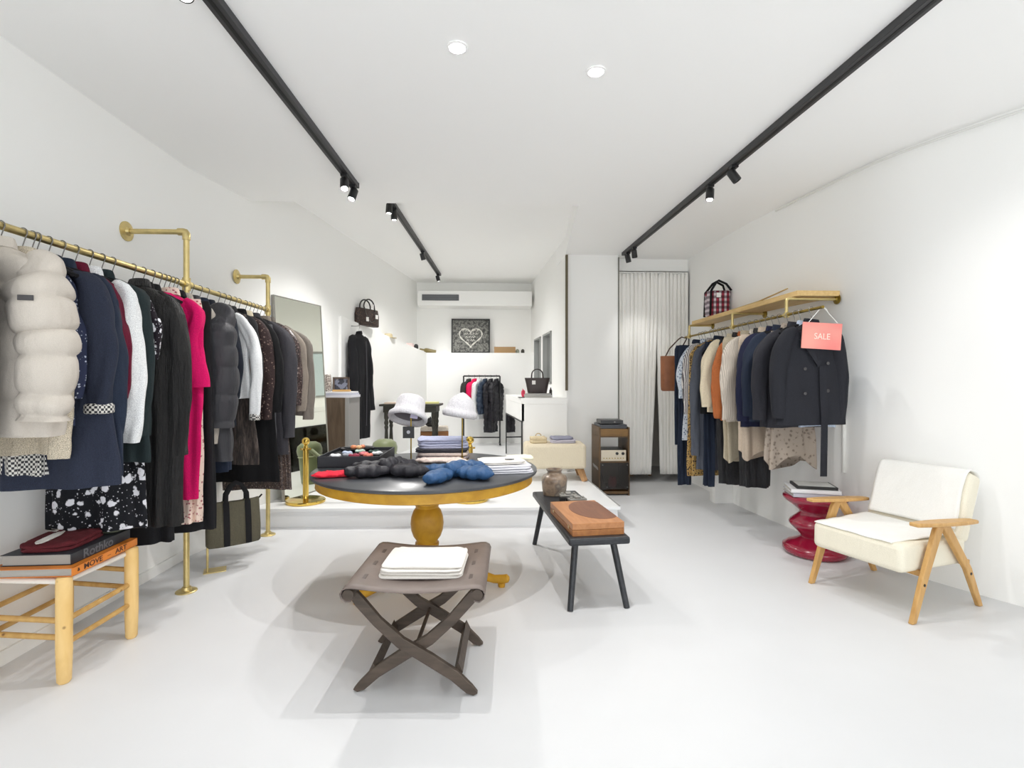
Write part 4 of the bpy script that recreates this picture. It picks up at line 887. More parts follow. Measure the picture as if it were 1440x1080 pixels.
for k, (w_, d_, h_, rz_, ox) in enumerate(((.39, .31, .014, .015, 0), (.385, .31, .014, -.02, .004), (.38, .30, .013, .01, .0), (.375, .29, .012, -.01, .006))):
    c_ = Vector(room(-.408 + ox, 2.43))
    put(slab(w_, d_, h_, 40 + k, layers=1, rough=.6, e=.22), 'folded_cloth', WARM, c_.x, c_.y, zz - .012, -TH + rz_, ('bottom white folded cloth of the pile on the leather stool', 'second white folded cloth from the bottom on the leather stool', 'third white folded cloth from the bottom on the leather stool', 'topmost white folded cloth on the leather stool')[k], 'folded cloth', 'white cloths on the folding stool'); zz += h_ + .001

# ------------------------------------------------------------------ black bench with wooden box, cameras and jar
BB = wood('black stained wood', (50, 52, 56), (38, 40, 44), 6, (6, 1, 6), .4)
f_ = Vector(room(.515, 2.99)); b_ = Vector(room(.352, 4.27)); mid = (f_ + b_) / 2; dv = b_ - f_; rz = math.atan2(dv.y, dv.x) - PI / 2; L2 = dv.length / 2
bn = empty('wooden_bench', (mid.x, mid.y, 0), rz, 'low black wooden bench with splayed round legs', 'bench')
MB().bb(-.185, .185, -L2, L2, .385, .43).build('seat', BB, bn, bevel=.014, seg=3)
for sx_ in (-1, 1):
    for sy_ in (-1, 1): MB().tube([(sx_ * .115, sy_ * (L2 - .13), .39), (sx_ * .172, sy_ * (L2 - .03), .0)], [.021, .018], 16).build('leg', BB, bn)
def onB(x, y, z=.43): v_ = Matrix.Rotation(rz, 3, 'Z') @ Vector((x, y, 0)); return Vector((mid.x + v_.x, mid.y + v_.y, z))
BXW = wood('warm walnut box', (186, 132, 88), (166, 112, 70), 5, (6, 1, 6), .4); BXD = wood('dark walnut inlay', (128, 84, 60), (108, 68, 48), 5, (6, 1, 6), .4)
q = onB(-.005, -.32); bx = empty('games_box', q, rz + .035, 'flat warm wooden box with dark round inlay on the black bench', 'box')
MB().bb(-.16, .16, -.28, .28, 0, .037).build('box_base', wood('box side wood', (168, 112, 62), (144, 92, 50), 5, (6, 1, 6)), bx, bevel=.003); MB().bb(-.16, .16, -.28, .28, .038, .076).build('lid', BXW, bx, bevel=.003)
pts = [(max(-.11, min(.159, .07 + .155 * math.cos(a))), .0 + .235 * math.sin(a) + .03) for a in [2 * PI * k / 48 for k in range(48)]]
MB().prism(pts, .076, .0772).build('inlay', BXD, bx, smooth=False)
for yy in (-.2, .18): MB().box((-.161, yy, .038), (.005, .03, .022)).build('clasp', plain('brass clasp', (180, 150, 100), .3, 1.0) if yy < 0 else bpy.data.materials['brass clasp'], bx, bevel=.001)
CERA = Mat('glazed stoneware'); v = CERA.coord(); nz = CERA.n('ShaderNodeTexNoise', Scale=9.0, Detail=4.0); CERA.l(v, nz.inputs['Vector']); CERA.l(CERA.ramp(nz.outputs['Fac'], [(.32, (96, 80, 68)), (.46, (142, 124, 106)), (.55, (108, 98, 90)), (.7, (176, 166, 152))]), CERA.b.inputs['Base Color']); CERA.b.inputs['Roughness'].default_value = .3; CERA = CERA.m
q = onB(-.03, .50); jr = empty('stoneware_jar', q, 0, 'brown and grey glazed stoneware jar at the far end of the black bench', 'jar')
MB().lathe([(.07, 0), (.088, .004), (.098, .05), (.103, .11), (.104, .135), (.09, .158), (.062, .17), (.055, .185), (.064, .198), (.066, .208), (.056, .208), (.046, .19), (.05, .16)], 40, cap=(True, True)).build('jar_body', CERA, jr)
for k, (x, y, lab) in enumerate(((.02, .235, 'black and silver vintage camera next to the stoneware jar'), (.055, .10, 'black and silver vintage camera nearest the wooden box'))):
    q = onB(x, y); c_ = empty('vintage_camera', q, rz + (.12 if k else -.1), lab, 'camera', 'old cameras on the black bench')
    MB().bb(-.065, .065, -.03, .03, 0, .045).build('camera_body', plain('black camera leather', (34, 34, 36), .6) if k == 0 else bpy.data.materials['black camera leather'], c_, bevel=.006)
    SILV = plain('brushed silver', (150, 148, 143), .5, .5) if k == 0 else SILV
    MB().bb(-.066, .066, -.031, .031, .045, .062).bb(-.02, .02, -.026, .026, .062, .078).build('top_plate', SILV, c_, bevel=.004)
    MB().lathe([(.012, .062), (.013, .068), (.012, .072)], 16, c=(-.045, 0, 0)).lathe([(.009, .062), (.01, .07), (.008, .073)], 16, c=(.045, .0, 0)).build('dial', SILV, c_)
    MB().lathe([(.024, 0), (.026, .008), (.022, .02), (.024, .026), (.018, .026), (.012, .02)], 24, M=Matrix.Translation((0, -.03, .024)) @ Matrix.Rotation(PI / 2, 4, 'X')).build('lens', BLACKM, c_)

# ------------------------------------------------------------------ left wooden stool with books
STW = wood('pale peeled wood', (238, 204, 142), (222, 182, 112), 4, (5, 5, 1), .55, knots=True); RNG_ = wood('honey wood rung', (206, 168, 104), (184, 142, 80), 4, (5, 5, 1), .55, knots=True)
c0 = {'fr': Vector((-1.905, 2.37)), 'br': Vector((-1.885, 2.77)), 'bl': Vector((-2.255, 2.82)), 'fl': Vector((-2.27, 2.40))}
ls = empty('rustic_stool', (-2.08, 2.59, 0), 0, 'rustic pale wooden stool with rungs at the left edge', 'stool')
def L3(k, z): return (c0[k].x + 2.08, c0[k].y - 2.59, z)
for k in c0: MB().tube([L3(k, 0), L3(k, .01), L3(k, .15), L3(k, .43), L3(k, .468), L3(k, .474)], [.020, .027, .031, .031, .03, .024], 18).build('leg', STW, ls)
for a, b_k, zs in (('fr', 'br', (.17, .275)), ('fl', 'bl', (.20, .31)), ('fr', 'fl', (.20, .275)), ('br', 'bl', (.265, .355))):
    for z in zs: MB().tube([L3(a, z), L3(b_k, z + .01)], [.0125, .0135][0], 10).build('rung', RNG_, ls)
m = MB(); PTS = [(x, y) for x, y, z in (L3('fr', 0), L3('br', 0), L3('bl', 0), L3('fl', 0))]
m.prism([(p_[0] * .97, p_[1] * .97) for p_ in PTS], .432, .458); m.build('seat', plain('white woven seat', (236, 232, 224), .8, bump=.5, bscale=60, bdist=.004), ls, bevel=.011, seg=3)
PAP = stripes('page edges', (240, 238, 232), (222, 218, 210), 120, 'Z', .2)
def book(name, x, y, z, rz, w_, d_, h_, cov, label, group, spine='x+'):
    """w: away from the spine, d: along the spine"""
    r = empty(name, (x, y, z), rz, label, 'book', group)
    MB().bb(-w_, 0, -d_ / 2, d_ / 2, 0, .003).bb(-w_, 0, -d_ / 2, d_ / 2, h_ - .003, h_).bb(-.004, 0, -d_ / 2, d_ / 2, 0, h_).build('cover', cov, r, bevel=.0008)
    MB().bb(-w_ + .005, -.004, -d_ / 2 + .005, d_ / 2 - .005, .003, h_ - .003).build('pages', PAP, r, smooth=False); return r
ORG = plain('orange book cover', (218, 128, 44), .5); BKB = plain('black book cover', (44, 46, 52), .5)
k1 = book('art_book', -1.872, 2.585, .475, math.radians(2), .36, .445, .038, ORG, 'thick orange art book under the black one on the rustic stool', 'books on the rustic stool')
textobj('title', 'MOVE', .034, plain('dark print', (70, 40, 28), .6), (.0008, -.095, .019), (PI / 2, 0, PI / 2), k1, .0003, True, 1.3); textobj('title', 'ART', .034, bpy.data.materials['dark print'], (.0008, .095, .019), (PI / 2, 0, PI / 2), k1, .0003, True, 1.3)
textobj('title', '&', .022, bpy.data.materials['dark print'], (.0008, -.185, .019), (PI / 2, 0, PI / 2), k1, .0003, True); textobj('title', '\u2014', .022, bpy.data.materials['dark print'], (.0008, .01, .019), (PI / 2, 0, PI / 2), k1, .0003)
k2 = book('art_book', -1.905, 2.60, .514, math.radians(2), .30, .40, .050, BKB, 'black art book on top of the orange one on the rustic stool', 'books on the rustic stool')
textobj('title', 'Rothko', .058, plain('grey print', (96, 98, 104), .5), (.0008, -.03, .024), (PI / 2, 0, PI / 2), k2, .0003, True, 1.15)
zt = .5645
put(slab(.24, .30, .035, 61, layers=2, rough=1.2, e=.5), 'folded_jumper', cloth('burgundy knit', (88, 32, 38), .95, 30, .01), -2.06, 2.56, zt, .1, 'burgundy folded jumper on the black art book', 'folded clothes')
put(crumple(.045, .20, .012, 62, 2, .3), 'white_band', WARM, -2.09, 2.52, zt + .034, .2, 'white cloth strip across the burgundy jumper', 'cloth strip')
put(slab(.2, .12, .022, 63, layers=2, rough=1, e=.5), 'folded_scarf', cloth('sage grey knit', (112, 116, 100), .95), -2.03, 2.76, zt, .15, 'sage grey folded scarf behind the burgundy jumper', 'scarf')

# ------------------------------------------------------------------ armchair
CHW = wood('oak armchair wood', (206, 164, 104), (186, 142, 82), 5, (6, 6, 1), .45); UPH = cloth('cream upholstery', (230, 224, 206), .9, 50, .004, var=.03); SHT = cloth('white cotton throw', (238, 237, 233), .9, 14, .008, var=.02)
fl_ = Vector(room(1.994, 3.41)); fr_ = Vector(room(2.22, 2.84)); bl_ = fl_ + Vector(room(.56, .275)); r_ = (fr_ - fl_).normalized(); W_ = (fr_ - fl_).length; bk = (Vector(room(2.78, 3.115)) - fr_).normalized(); D_ = (Vector(room(2.78, 3.115)) - fr_).length
ang = math.atan2(r_.y, r_.x)
ac_ = empty('armchair', (fl_.x, fl_.y, 0), ang, 'cream upholstered armchair with oak A-frame legs by the right wall', 'armchair')
# local: x 0..W from left leg to right leg, y 0..D to the back
def cushion(x0, x1, y0, y1, h, r, name, mat, M, bulge=.0):
    m = MB().box(((x0 + x1) / 2, (y0 + y1) / 2, h / 2), (x1 - x0, y1 - y0, h), M=M); o = m.build(name, mat, ac_, bevel=r, seg=5, ang=60); return o
cushion(.03, W_ - .03, -.035, .56, .165, .035, 'seat_cushion', UPH, Matrix.Translation((0, 0, .262)) @ Matrix.Rotation(math.radians(-1.5), 4, 'X'))
Mb = Matrix.Translation((0, .475, .40)) @ Matrix.Rotation(math.radians(-20), 4, 'X')
cushion(.03, W_ - .03, .0, .12, .42, .035, 'backrest', UPH, Mb)
for x in (-.0, W_):
    def strut(P, wd, th_):
        return MB().tube(P, [(w__, th_) for w__ in wd], 4, up=(0, 1, 0))
    s = 1 if x > 0 else -1
    for P in ([(x, .0, 0), (x, .10, .24), (x, .225, .50), (x, .25, .535)], [(x, D_, 0), (x, D_ - .12, .24), (x, .30, .50), (x, .27, .535)]):
        m = MB(); R = []
        for i, (px_, y_, z_) in enumerate(P):
            wd = (.019, .029, .036, .036)[i]
            R.append([(px_ - .013, y_ - wd, z_), (px_ + .013, y_ - wd, z_), (px_ + .013, y_ + wd, z_), (px_ - .013, y_ + wd, z_)])
        m.rings(R).build('leg', CHW, ac_, bevel=.005)
    m = MB(); R = []
    for t in range(13):
        u = t / 12; y_ = -.005 + .56 * u; wd = .045 * (math.sin(PI * (.12 + .76 * u)) ** .6); z_ = .552 - .035 * u - .02 * math.sin(PI * u) * 0
        R.append([(x - wd + s * .01, y_, z_ - .011), (x + wd + s * .01, y_, z_ - .011), (x + wd + s * .01, y_, z_ + .011), (x - wd + s * .01, y_, z_ + .011)])
    m.rings(R).build('armrest', CHW, ac_, bevel=.006)
    for (y_, z_) in ((.085, .205), (D_ - .105, .21)): MB().lathe([(.008, 0), (.008, .004)], 12, M=Matrix.Translation((x + s * .012, y_, z_)) @ Matrix.Rotation(s * PI / 2, 4, 'Y')).build('bolt', BLACKM, ac_)
MB().box((W_ / 2, .12, .255), (W_, .03, .035)).build('cross_rail', CHW, ac_, bevel=.004); MB().box((W_ / 2, .52, .27), (W_, .03, .035)).build('cross_rail', CHW, ac_, bevel=.004)
def throw(pts, x0, x1, name, label, jx, seed, th_=.006, skew=(0, 0)):
    """a cloth strip following the profile pts (y, z)"""
    n = 26; P = [Vector((0, a, b)) for a, b in pts]; L = [0]
    for a, b in zip(P, P[1:]): L.append(L[-1] + (b - a).length)
    vs = []; fs = []; J = 40
    for j in range(J + 1):
        d = L[-1] * j / J
        i = max(k for k in range(len(P) - 1) if L[k] <= d + 1e-9); t = (d - L[i]) / (L[i + 1] - L[i]); c = P[i].lerp(P[i + 1], t)
        nn = (P[i + 1] - P[i]).normalized(); nn = Vector((0, -nn.z, nn.y))
        for k in range(n + 1):
            u = k / n; x = lerp(x0 + skew[0] * j / J, x1 + skew[1] * j / J, u) + jx * mnoise.noise(Vector((j * .12, u * 2, seed)))
            w = c + nn * (.004 * mnoise.noise(Vector((u * 5, d * 9, seed))) + .003)
            vs.append((x, w.y, w.z))
    for j in range(J):
        for k in range(n): a = j * (n + 1) + k; fs.append((a, a + 1, a + n + 2, a + n + 1))
    m = MB(); m.v = vs; m.f = fs; o = m.build(name, SHT, None, ang=80, loc=(fl_.x, fl_.y, 0)); o.rotation_euler = (0, 0, ang); s = o.modifiers.new('thickness', 'SOLIDIFY'); s.thickness = th_; s.offset = 1
    return tag(o, label, 'throw', 'white throws on the armchair')
def Mbp(y, z): v_ = Mb @ Vector((0, y, z)); return (v_.y, v_.z)
throw([Mbp(-.008, .06), Mbp(-.008, .39), Mbp(.004, .418), Mbp(.03, .43), Mbp(.09, .43), Mbp(.118, .418), Mbp(.13, .39), Mbp(.13, .16)], .05, W_ - .05, 'white_throw', 'white cotton throw draped over the armchair backrest', .01, 3)
throw([(.47, .447), (.30, .441), (.12, .436), (.0, .434), (-.03, .430)], .045, W_ - .04, 'white_throw', 'white cotton throw lying on the armchair seat', .014, 7, .005, (-.0, -.05))

# ------------------------------------------------------------------ red sculptural side table with books
RED = plain('glossy crimson ceramic', (142, 18, 50), .16, spec=.6, coat=.5)
rx, ry = room(2.395, 4.0); rx -= .03
sd_ = MB().lathe([(.17, 0), (.215, .008), (.228, .03), (.226, .06), (.19, .085), (.125, .115), (.098, .13), (.10, .145), (.14, .185), (.178, .225), (.182, .24), (.172, .258), (.125, .30), (.106, .32), (.108, .335), (.15, .37), (.205, .41), (.225, .435), (.222, .45), (.205, .458)], 64).build('side_table', RED, None, loc=(rx, ry, 0), ang=60); tag(sd_, 'glossy crimson zigzag side table beside the armchair', 'side table')
WCV = plain('white book cover', (232, 232, 234), .5); GCV = plain('lilac grey book cover', (190, 190, 200), .5)
zz = .459
for k, (w_, d_, h_, cv, rzz, lab, ox) in enumerate(((.27, .35, .030, GCV, .12, 'lilac grey book at the bottom of the stack on the crimson table', .02), (.26, .34, .030, WCV, .05, 'white book in the middle of the stack on the crimson table', -.0), )):
    a_ = ang + PI / 2 + rzz; ca, sa = math.cos(a_ + PI), math.sin(a_ + PI)
    book('large_book', rx - .02 + ox + .5 * w_ * math.cos(-PI * .62), ry + .5 * w_ * math.sin(-PI * .62), zz, -PI * .62 + rzz, w_, d_, h_, cv, lab, 'books on the crimson side table'); zz += h_ + .001
fb = empty('framed_book', (rx - .02, ry - .01, zz), -PI * .60, 'black-edged book with pale cover on top of the crimson table stack', 'book')
MB().bb(-.11, .11, -.14, .14, 0, .022).build('cover', plain('black book edge', (30, 30, 30), .5), fb, bevel=.002); MB().bb(-.095, .095, -.125, .125, .022, .0235).build('cover_panel', plain('pale cover', (196, 196, 192), .5), fb)

# wall sockets and cable strip on the right wall
so = at(1133, 619, 4.52); sk = empty('wall_socket', (2.735, so.y, 0), 0, 'white triple wall socket plate on the right wall below the clothes', 'socket')
dz = .083; zc = HC - (619 - HY) / F * 4.5
sk.location = (wx(so.y) - .001, so.y, zc); sk.rotation_euler = (0, 0, math.radians(6))
MB().box((-.006, 0, 0), (.012, .085, .26)).build('plate', plain('white socket plastic', (232, 232, 230), .4), sk, bevel=.003)
for k in (-1, 0, 1):
    MB().lathe([(.026, 0), (.026, .002), (.022, .002)], 24, M=Matrix.Translation((-.012, 0, k * dz)) @ Matrix.Rotation(-PI / 2, 4, 'Y')).build('socket_face', plain('socket face', (205, 205, 205), .5) if k < 0 else bpy.data.materials['socket face'], sk)
    for a in (-1, 0, 1): MB().lathe([(.003, 0), (.003, .001)], 8, M=Matrix.Translation((-.0145, a * .009, k * dz + (.006 if a == 0 else -.002))) @ Matrix.Rotation(-PI / 2, 4, 'Y')).build('pin_hole', BLACKM, sk)
ps = struct('trim_6', MB().tube([(2.80, 3.95, .62), (2.80, 3.95, 1.04)], .014, 10).tube([(2.80, 3.95, 1.03), (2.76, 3.95, 1.05)], .016, 10), plain('white pipe', (226, 226, 222), .5))

# ------------------------------------------------------------------ hi-fi cabinet
WAL = wood('walnut hi-fi cabinet', (104, 78, 46), (84, 62, 36), 5, (5, 5, 1), .45)
cb = empty('hifi_cabinet', (1.27, 5.95, 0), -TH * .5, 'walnut hi-fi cabinet with smoked glass door beside the platform', 'cabinet')
CW, CD, CHH = .36, .50, .80
m = MB().bb(0, .018, 0, CD, 0, CHH).bb(CW - .018, CW, 0, CD, 0, CHH).bb(0, CW, .02, CD, CHH - .12, CHH - .105).bb(0, CW, .01, CD, .38, .40).bb(0, CW, 0, CD, .02, .05).bb(0, CW, CD - .01, CD, .05, .40)
m.build('carcass', WAL, cb, bevel=.001)
MB().bb(.018, CW - .018, .012, .03, CHH - .105, CHH - .02).build('drawer_front', wood('lighter walnut', (140, 106, 60), (118, 88, 48), 5, (1, 6, 6)), cb, bevel=.002)
MB().bb(.018, CW - .018, .03, CD, CHH - .03, CHH - .02).build('top_panel', WAL, cb)
SMK = glass('smoked glass', (196, 186, 176), .05)
MB().bb(.01, CW - .01, -.008, -.002, .075, .385).build('glass_door', SMK, cb)
for x, z in ((.04, .36), (CW - .03, .36), (.04 + .05, .1), (CW - .03, .1)): MB().lathe([(.007, 0), (.007, .008), (.005, .01)], 12, M=Matrix.Translation((x, -.008, z)) @ Matrix.Rotation(PI / 2, 4, 'X')).build('door_stud', STEEL, cb)
cg = lambda x, y, z: (1.27 + x * math.cos(TH * .5) + y * math.sin(TH * .5), 5.95 - x * math.sin(TH * .5) + y * math.cos(TH * .5), z)
am = empty('amplifier', cg(.03, .03, .40), -TH * .5, 'silver cream amplifier with black knobs inside the hi-fi cabinet', 'amplifier')
MB().bb(0, .29, .006, .35, .004, .125).build('casing', BLACKM, am, bevel=.002); MB().bb(-.004, .294, -.004, .006, 0, .13).build('front_panel', plain('champagne front panel', (206, 196, 176), .4, .2), am, bevel=.002)
for x, r_ in ((.185, .017), (.255, .017)): MB().lathe([(r_, 0), (r_, .012), (r_ * .8, .014)], 18, M=Matrix.Translation((x, -.004, .09)) @ Matrix.Rotation(PI / 2, 4, 'X')).build('knob', BLACKM, am)
for k in range(8): MB().lathe([(.006, 0), (.006, .008)], 10, M=Matrix.Translation((.03 + k * .033, -.004, .035)) @ Matrix.Rotation(PI / 2, 4, 'X')).build('small_knob', BRASSD, am)
tt = empty('turntable', cg(.0, .02, CHH - .02), -TH * .5, 'dark grey turntable on top of the hi-fi cabinet', 'turntable')
MB().bb(.012, .335, .01, .38, .0, .05).build('plinth', plain('dark grey plinth', (58, 60, 66), .4), tt, bevel=.004); MB().lathe([(.13, .051), (.13, .058), (.0, .058)], 40, c=(.16, .2, 0), cap=(True, False)).build('platter', BLACKM, tt)
rc = empty('radio_receiver', cg(.025, .03, CHH + .03 + .009), -TH * .5, 'flat black receiver lying on the turntable', 'receiver')
MB().bb(0, .265, 0, .28, .0, .042).build('casing', plain('satin black', (36, 36, 38), .35), rc, bevel=.004); MB().lathe([(.009, 0), (.009, .004)], 14, M=Matrix.Translation((.165, 0, .022)) @ Matrix.Rotation(PI / 2, 4, 'X')).build('dial', STEEL, rc)
put(crumple(.10, .07, .13, 71, 2, .4), 'red_cloth', cloth('dark red cloth', (150, 30, 52)), cg(.2, .2, 0)[0], cg(.2, .2, 0)[1], .051, 0, 'dark red bundle behind the smoked glass door of the cabinet', 'cloth')
for k in range(5):
    o = MB().box((0, 0, .14), (.004, .30, .28)).build('record_sleeve', plain('record sleeve %d' % k, ((190, 188, 186), (90, 90, 96), (150, 146, 140), (70, 66, 70), (120, 100, 90))[k], .6), None, loc=cg(.06 + k * .010, .22, .052)); o.rotation_euler = (0, math.radians(-14), -TH * .5)
    tag(o, ('white record sleeve leaning inside the hi-fi cabinet', 'slate record sleeve leaning inside the hi-fi cabinet', 'beige record sleeve leaning inside the hi-fi cabinet', 'dark plum record sleeve leaning inside the hi-fi cabinet', 'brown record sleeve leaning inside the hi-fi cabinet')[k], 'record', 'records in the hi-fi cabinet')

# ------------------------------------------------------------------ cream ottoman bench on the platform with folded clothes
q = at(779, 640, 6.12); ot = empty('upholstered_bench', (q.x, q.y, PH), -TH * .5, 'cream boucle bench on wooden legs on the platform', 'bench')
BOU = cloth('cream boucle', (216, 205, 182), .98, 90, .01, var=.12)
MB().bb(-.36, .36, -.2, .2, .14, .43).build('seat', BOU, ot, bevel=.04, seg=4, ang=60)
for x in (-.29, .29):
    for s_y in (-1, 1): MB().tube([(x, s_y * .10, .15), (x + (.05 if x > 0 else -.05), s_y * .20, 0)], [(.024, .045), (.02, .035)], 4, up=(0, 1, 0)).build('leg', wood('tan wood', (190, 150, 108), (166, 126, 86), 5) if x < 0 and s_y < 0 else bpy.data.materials['tan wood'], ot, bevel=.004)
zz = PH + .431
put(slab(.20, .16, .07, 81, layers=2, rough=1.2), 'folded_bag', cloth('beige canvas', (206, 190, 158), .9, 30, .01), q.x - .19, q.y - .03, zz, .1, 'beige folded cloth bundle on the cream bench', 'folded clothes')
put(MB().tube(arc((0, 0, 0), .035, 10, 170, 8), .006, 8), 'cloth_loop', cloth('beige strap', (186, 166, 130)), q.x - .19, q.y - .03, zz + .075, .1, 'beige strap loop on top of the beige bundle', 'strap')
put(slab(.30, .22, .04, 82, layers=2, rough=1.2), 'folded_jumper', cloth('pale lilac knit', (196, 192, 204)), q.x + .10, q.y - .02, zz, .0, 'pale lilac folded jumper on the cream bench', 'folded clothes')
put(slab(.27, .2, .03, 83, layers=1, rough=1), 'folded_jumper', cloth('slate lilac knit', (142, 142, 158)), q.x + .09, q.y - .02, zz + .042, .06, 'slate lilac folded jumper topping the pile on the cream bench', 'folded clothes')

# ------------------------------------------------------------------ white counter with glass side, books and handbag
cn = empty('sales_counter', (.39, 6.5, PH), 0, 'white sales counter with a glazed display side at the back', 'counter')
def cpr(m, pts, z0, z1): return m.prism([(x - .39, y - 6.5) for x, y in pts], z0, z1)
cpr(MB(), [(.39, 6.5), (.98, 6.5), (.94, 8.2), (.24, 8.2)], .90 - .03, .945).build('worktop', WALL, cn, bevel=.002)
cpr(MB(), [(.395, 6.505), (.975, 6.505), (.972, 6.56), (.39, 6.56)], 0, .87).build('front_panel', WALL, cn)
cpr(MB(), [(.395, 6.505), (.245, 8.195), (.275, 8.195), (.425, 6.505)], .65, .87).build('side_fascia', WALL, cn)
cpr(MB(), [(.93, 6.56), (.97, 6.56), (.93, 8.2), (.89, 8.2)], 0, .87).build('inner_panel', WALL, cn)
GL = glass('display glass', (138, 136, 122), .02)
cpr(MB(), [(.398, 6.52), (.248, 8.18), (.256, 8.18), (.406, 6.52)], .0, .645).build('side_glass', GL, cn)
m = cpr(MB(), [(.388, 6.50), (.239, 8.2), (.262, 8.2), (.412, 6.50)], .638, .655); cpr(m, [(.388, 6.495), (.387, 6.515), (.407, 6.515), (.407, 6.495)], 0, .65); cpr(m, [(.239, 8.18), (.239, 8.2), (.262, 8.2), (.262, 8.18)], 0, .65); m.build('glass_frame', BLACKM, cn)
cpr(MB(), [(.42, 6.58), (.92, 6.58), (.9, 8.15), (.3, 8.15)], .30, .315).build('display_shelf', plain('dim shelf', (120, 112, 92), .5), cn)
zz = PH + .946
for k, (x, w_, h_, c_, lab) in enumerate(((.60, .27, .036, (226, 226, 224), 'thick white book on the sales counter under the handbag'), (.59, .25, .02, (190, 188, 186), 'thin pale grey book right under the handbag'))):
    book('counter_book', x + w_ / 2 * 0 + .27 / 2 + .05, 6.64, zz, -.03, w_ + .08, .22, h_, plain('counter book %d' % k, c_, .5), lab, 'books on the sales counter'); zz += h_ + .001
put(MB().bb(-.07, .07, -.1, .1, 0, .008), 'dark_folder', BLACKM, .55 - .12, 6.66, PH + .946, 0, 'flat dark folder on the sales counter left of the books', 'folder')
hb = empty('handbag', (.605, 6.64, zz), 0, 'dark brown trapezoid handbag with a looped handle on the counter books', 'handbag')
DBR = plain('dark brown leather', (54, 44, 42), .5); R = []
for z, a_, d_ in ((0, .118, .06), (.008, .125, .066), (.12, .145, .06), (.20, .165, .045), (.20, .158, .04)): R.append([(a_ * sgnp(math.cos(2 * PI * k / 32), .4), d_ * sgnp(math.sin(2 * PI * k / 32), .6), z) for k in range(32)])
MB().rings(R).build('bag_body', DBR, hb)
for s_y in (-1, 1): MB().tube([(-.075, s_y * .045, .19)] + arc((0, s_y * .03, .24), .072, 180, 0, 12) + [(.075, s_y * .045, .19)], .0065, 10).build('handle', DBR, hb)
MB().box((-.05, -.062, .14), (.045, .004, .05)).build('paper_tag', plain('white paper tag', (230, 228, 224), .6), hb)
put(crumple(.05, .04, .09, 91, 2, .5), 'pink_ornament', plain('pink ornament', (222, 70, 100), .5), .50 - .06, 6.9, PH + .946, 0, 'small pink ornament on the counter left of the handbag', 'ornament')
put(MB().lathe([(.02, 0), (.02, .09), (.008, .11), (.008, .13)], 16), 'small_bottle', plain('dark bottle', (50, 46, 44), .3), .80, 6.8, PH + .946, 0, 'small dark bottle on the counter right of the handbag', 'bottle')

# ------------------------------------------------------------------ leaning mirror
a0 = Vector((-1.985, 5.02)); a1 = Vector((-1.775, 5.74)); dv = (a1 - a0).normalized(); nL = Vector((-dv.y, dv.x))
MH = 2.0; lean = .12; mr = empty('leaning_mirror', (a0.x, a0.y, PH), math.atan2(dv.y, dv.x), 'tall thin-framed mirror leaning on the left wall on the platform', 'mirror')
MW = (a1 - a0).length; Mm = Matrix.Rotation(-math.asin(lean / MH), 4, 'X') 
Mm = Matrix.Rotation(math.asin(lean / MH), 4, 'X')
MB().add([(0, 0, 0), (MW, 0, 0), (MW, 0, MH), (0, 0, MH), (0, .02, 0), (MW, .02, 0), (MW, .02, MH), (0, .02, MH)], [(0, 1, 2, 3), (4, 7, 6, 5), (0, 4, 5, 1), (3, 2, 6, 7), (0, 3, 7, 4), (1, 5, 6, 2)], Matrix.Rotation(-math.asin(lean / MH), 4, 'X')).build('mirror_glass', MIRROR, mr, smooth=False)
m = MB(); Mx = Matrix.Rotation(-math.asin(lean / MH), 4, 'X')
for c, d in (((MW / 2, .01, MH), (MW + .012, .03, .01)), ((MW / 2, .01, 0.005), (MW + .012, .03, .01)), ((0, .01, MH / 2), (.01, .03, MH)), ((MW, .01, MH / 2), (.01, .03, MH))): m.box(c, d, M=Mx)
m.build('frame', plain('brushed grey frame', (150, 148, 142), .4, .6), mr)

# brown cabinet beside the mirror with papers and frame on top
DBW = wood('dark brown veneer', (98, 82, 66), (76, 62, 50), 4, (6, 6, 1), .45)
dc = empty('brown_cabinet', (-1.765, 6.15, PH), math.radians(-6), 'dark brown cabinet right of the leaning mirror', 'cabinet')
MB().bb(-.14, .10, -.15, .2, 0, .97).build('body', DBW, dc, bevel=.003); MB().bb(.10, .145, -.15, .2, 0, .97).build('side_panel', plain('grey side panel', (140, 138, 136), .5), dc, bevel=.002)
zz = PH + .971
for k, (w_, h_, c_, lab) in enumerate(((.36, .03, (206, 206, 214), 'pale grey catalogue at the bottom on the dark brown cabinet'), (.34, .02, (186, 188, 204), 'lilac grey catalogue second on the dark brown cabinet'), (.33, .016, (222, 220, 222), 'white catalogue on top of the pile on the dark brown cabinet'))):
    put(MB().bb(-w_ / 2, w_ / 2, -.16, .14, 0, h_), 'catalogue', plain('catalogue %d' % k, c_, .6), -1.775, 6.17, zz, math.radians(-6 + 3 * k), lab, 'catalogue', 'catalogues on the brown cabinet', bevel=.001); zz += h_ + .001
pf_ = empty('picture_frame', (-1.80, 6.24, zz), math.radians(-4), 'small wooden picture frame standing on the dark brown cabinet', 'picture frame')
m = MB().bb(-.1, .1, 0, .02, 0, .02).bb(-.1, .1, 0, .02, .15, .17).bb(-.1, -.08, 0, .02, 0, .17).bb(.08, .1, 0, .02, 0, .17); m.build('frame', plain('brown frame', (84, 70, 60), .5), pf_, bevel=.001)
MB().bb(-.085, .085, .012, .016, .012, .16).build('picture', speckle('blurred photo', [(0, (60, 62, 72)), (.45, (120, 124, 140)), (.6, (186, 184, 188))], 14, .5), pf_)
put(MB().bb(-.1, .1, -.03, .03, 0, .022), 'wooden_tray', wood('tan tray', (206, 168, 110), (186, 146, 90), 5), -1.74, 6.06, zz, .0, 'small tan wooden tray in front of the picture frame', 'tray', bevel=.003)
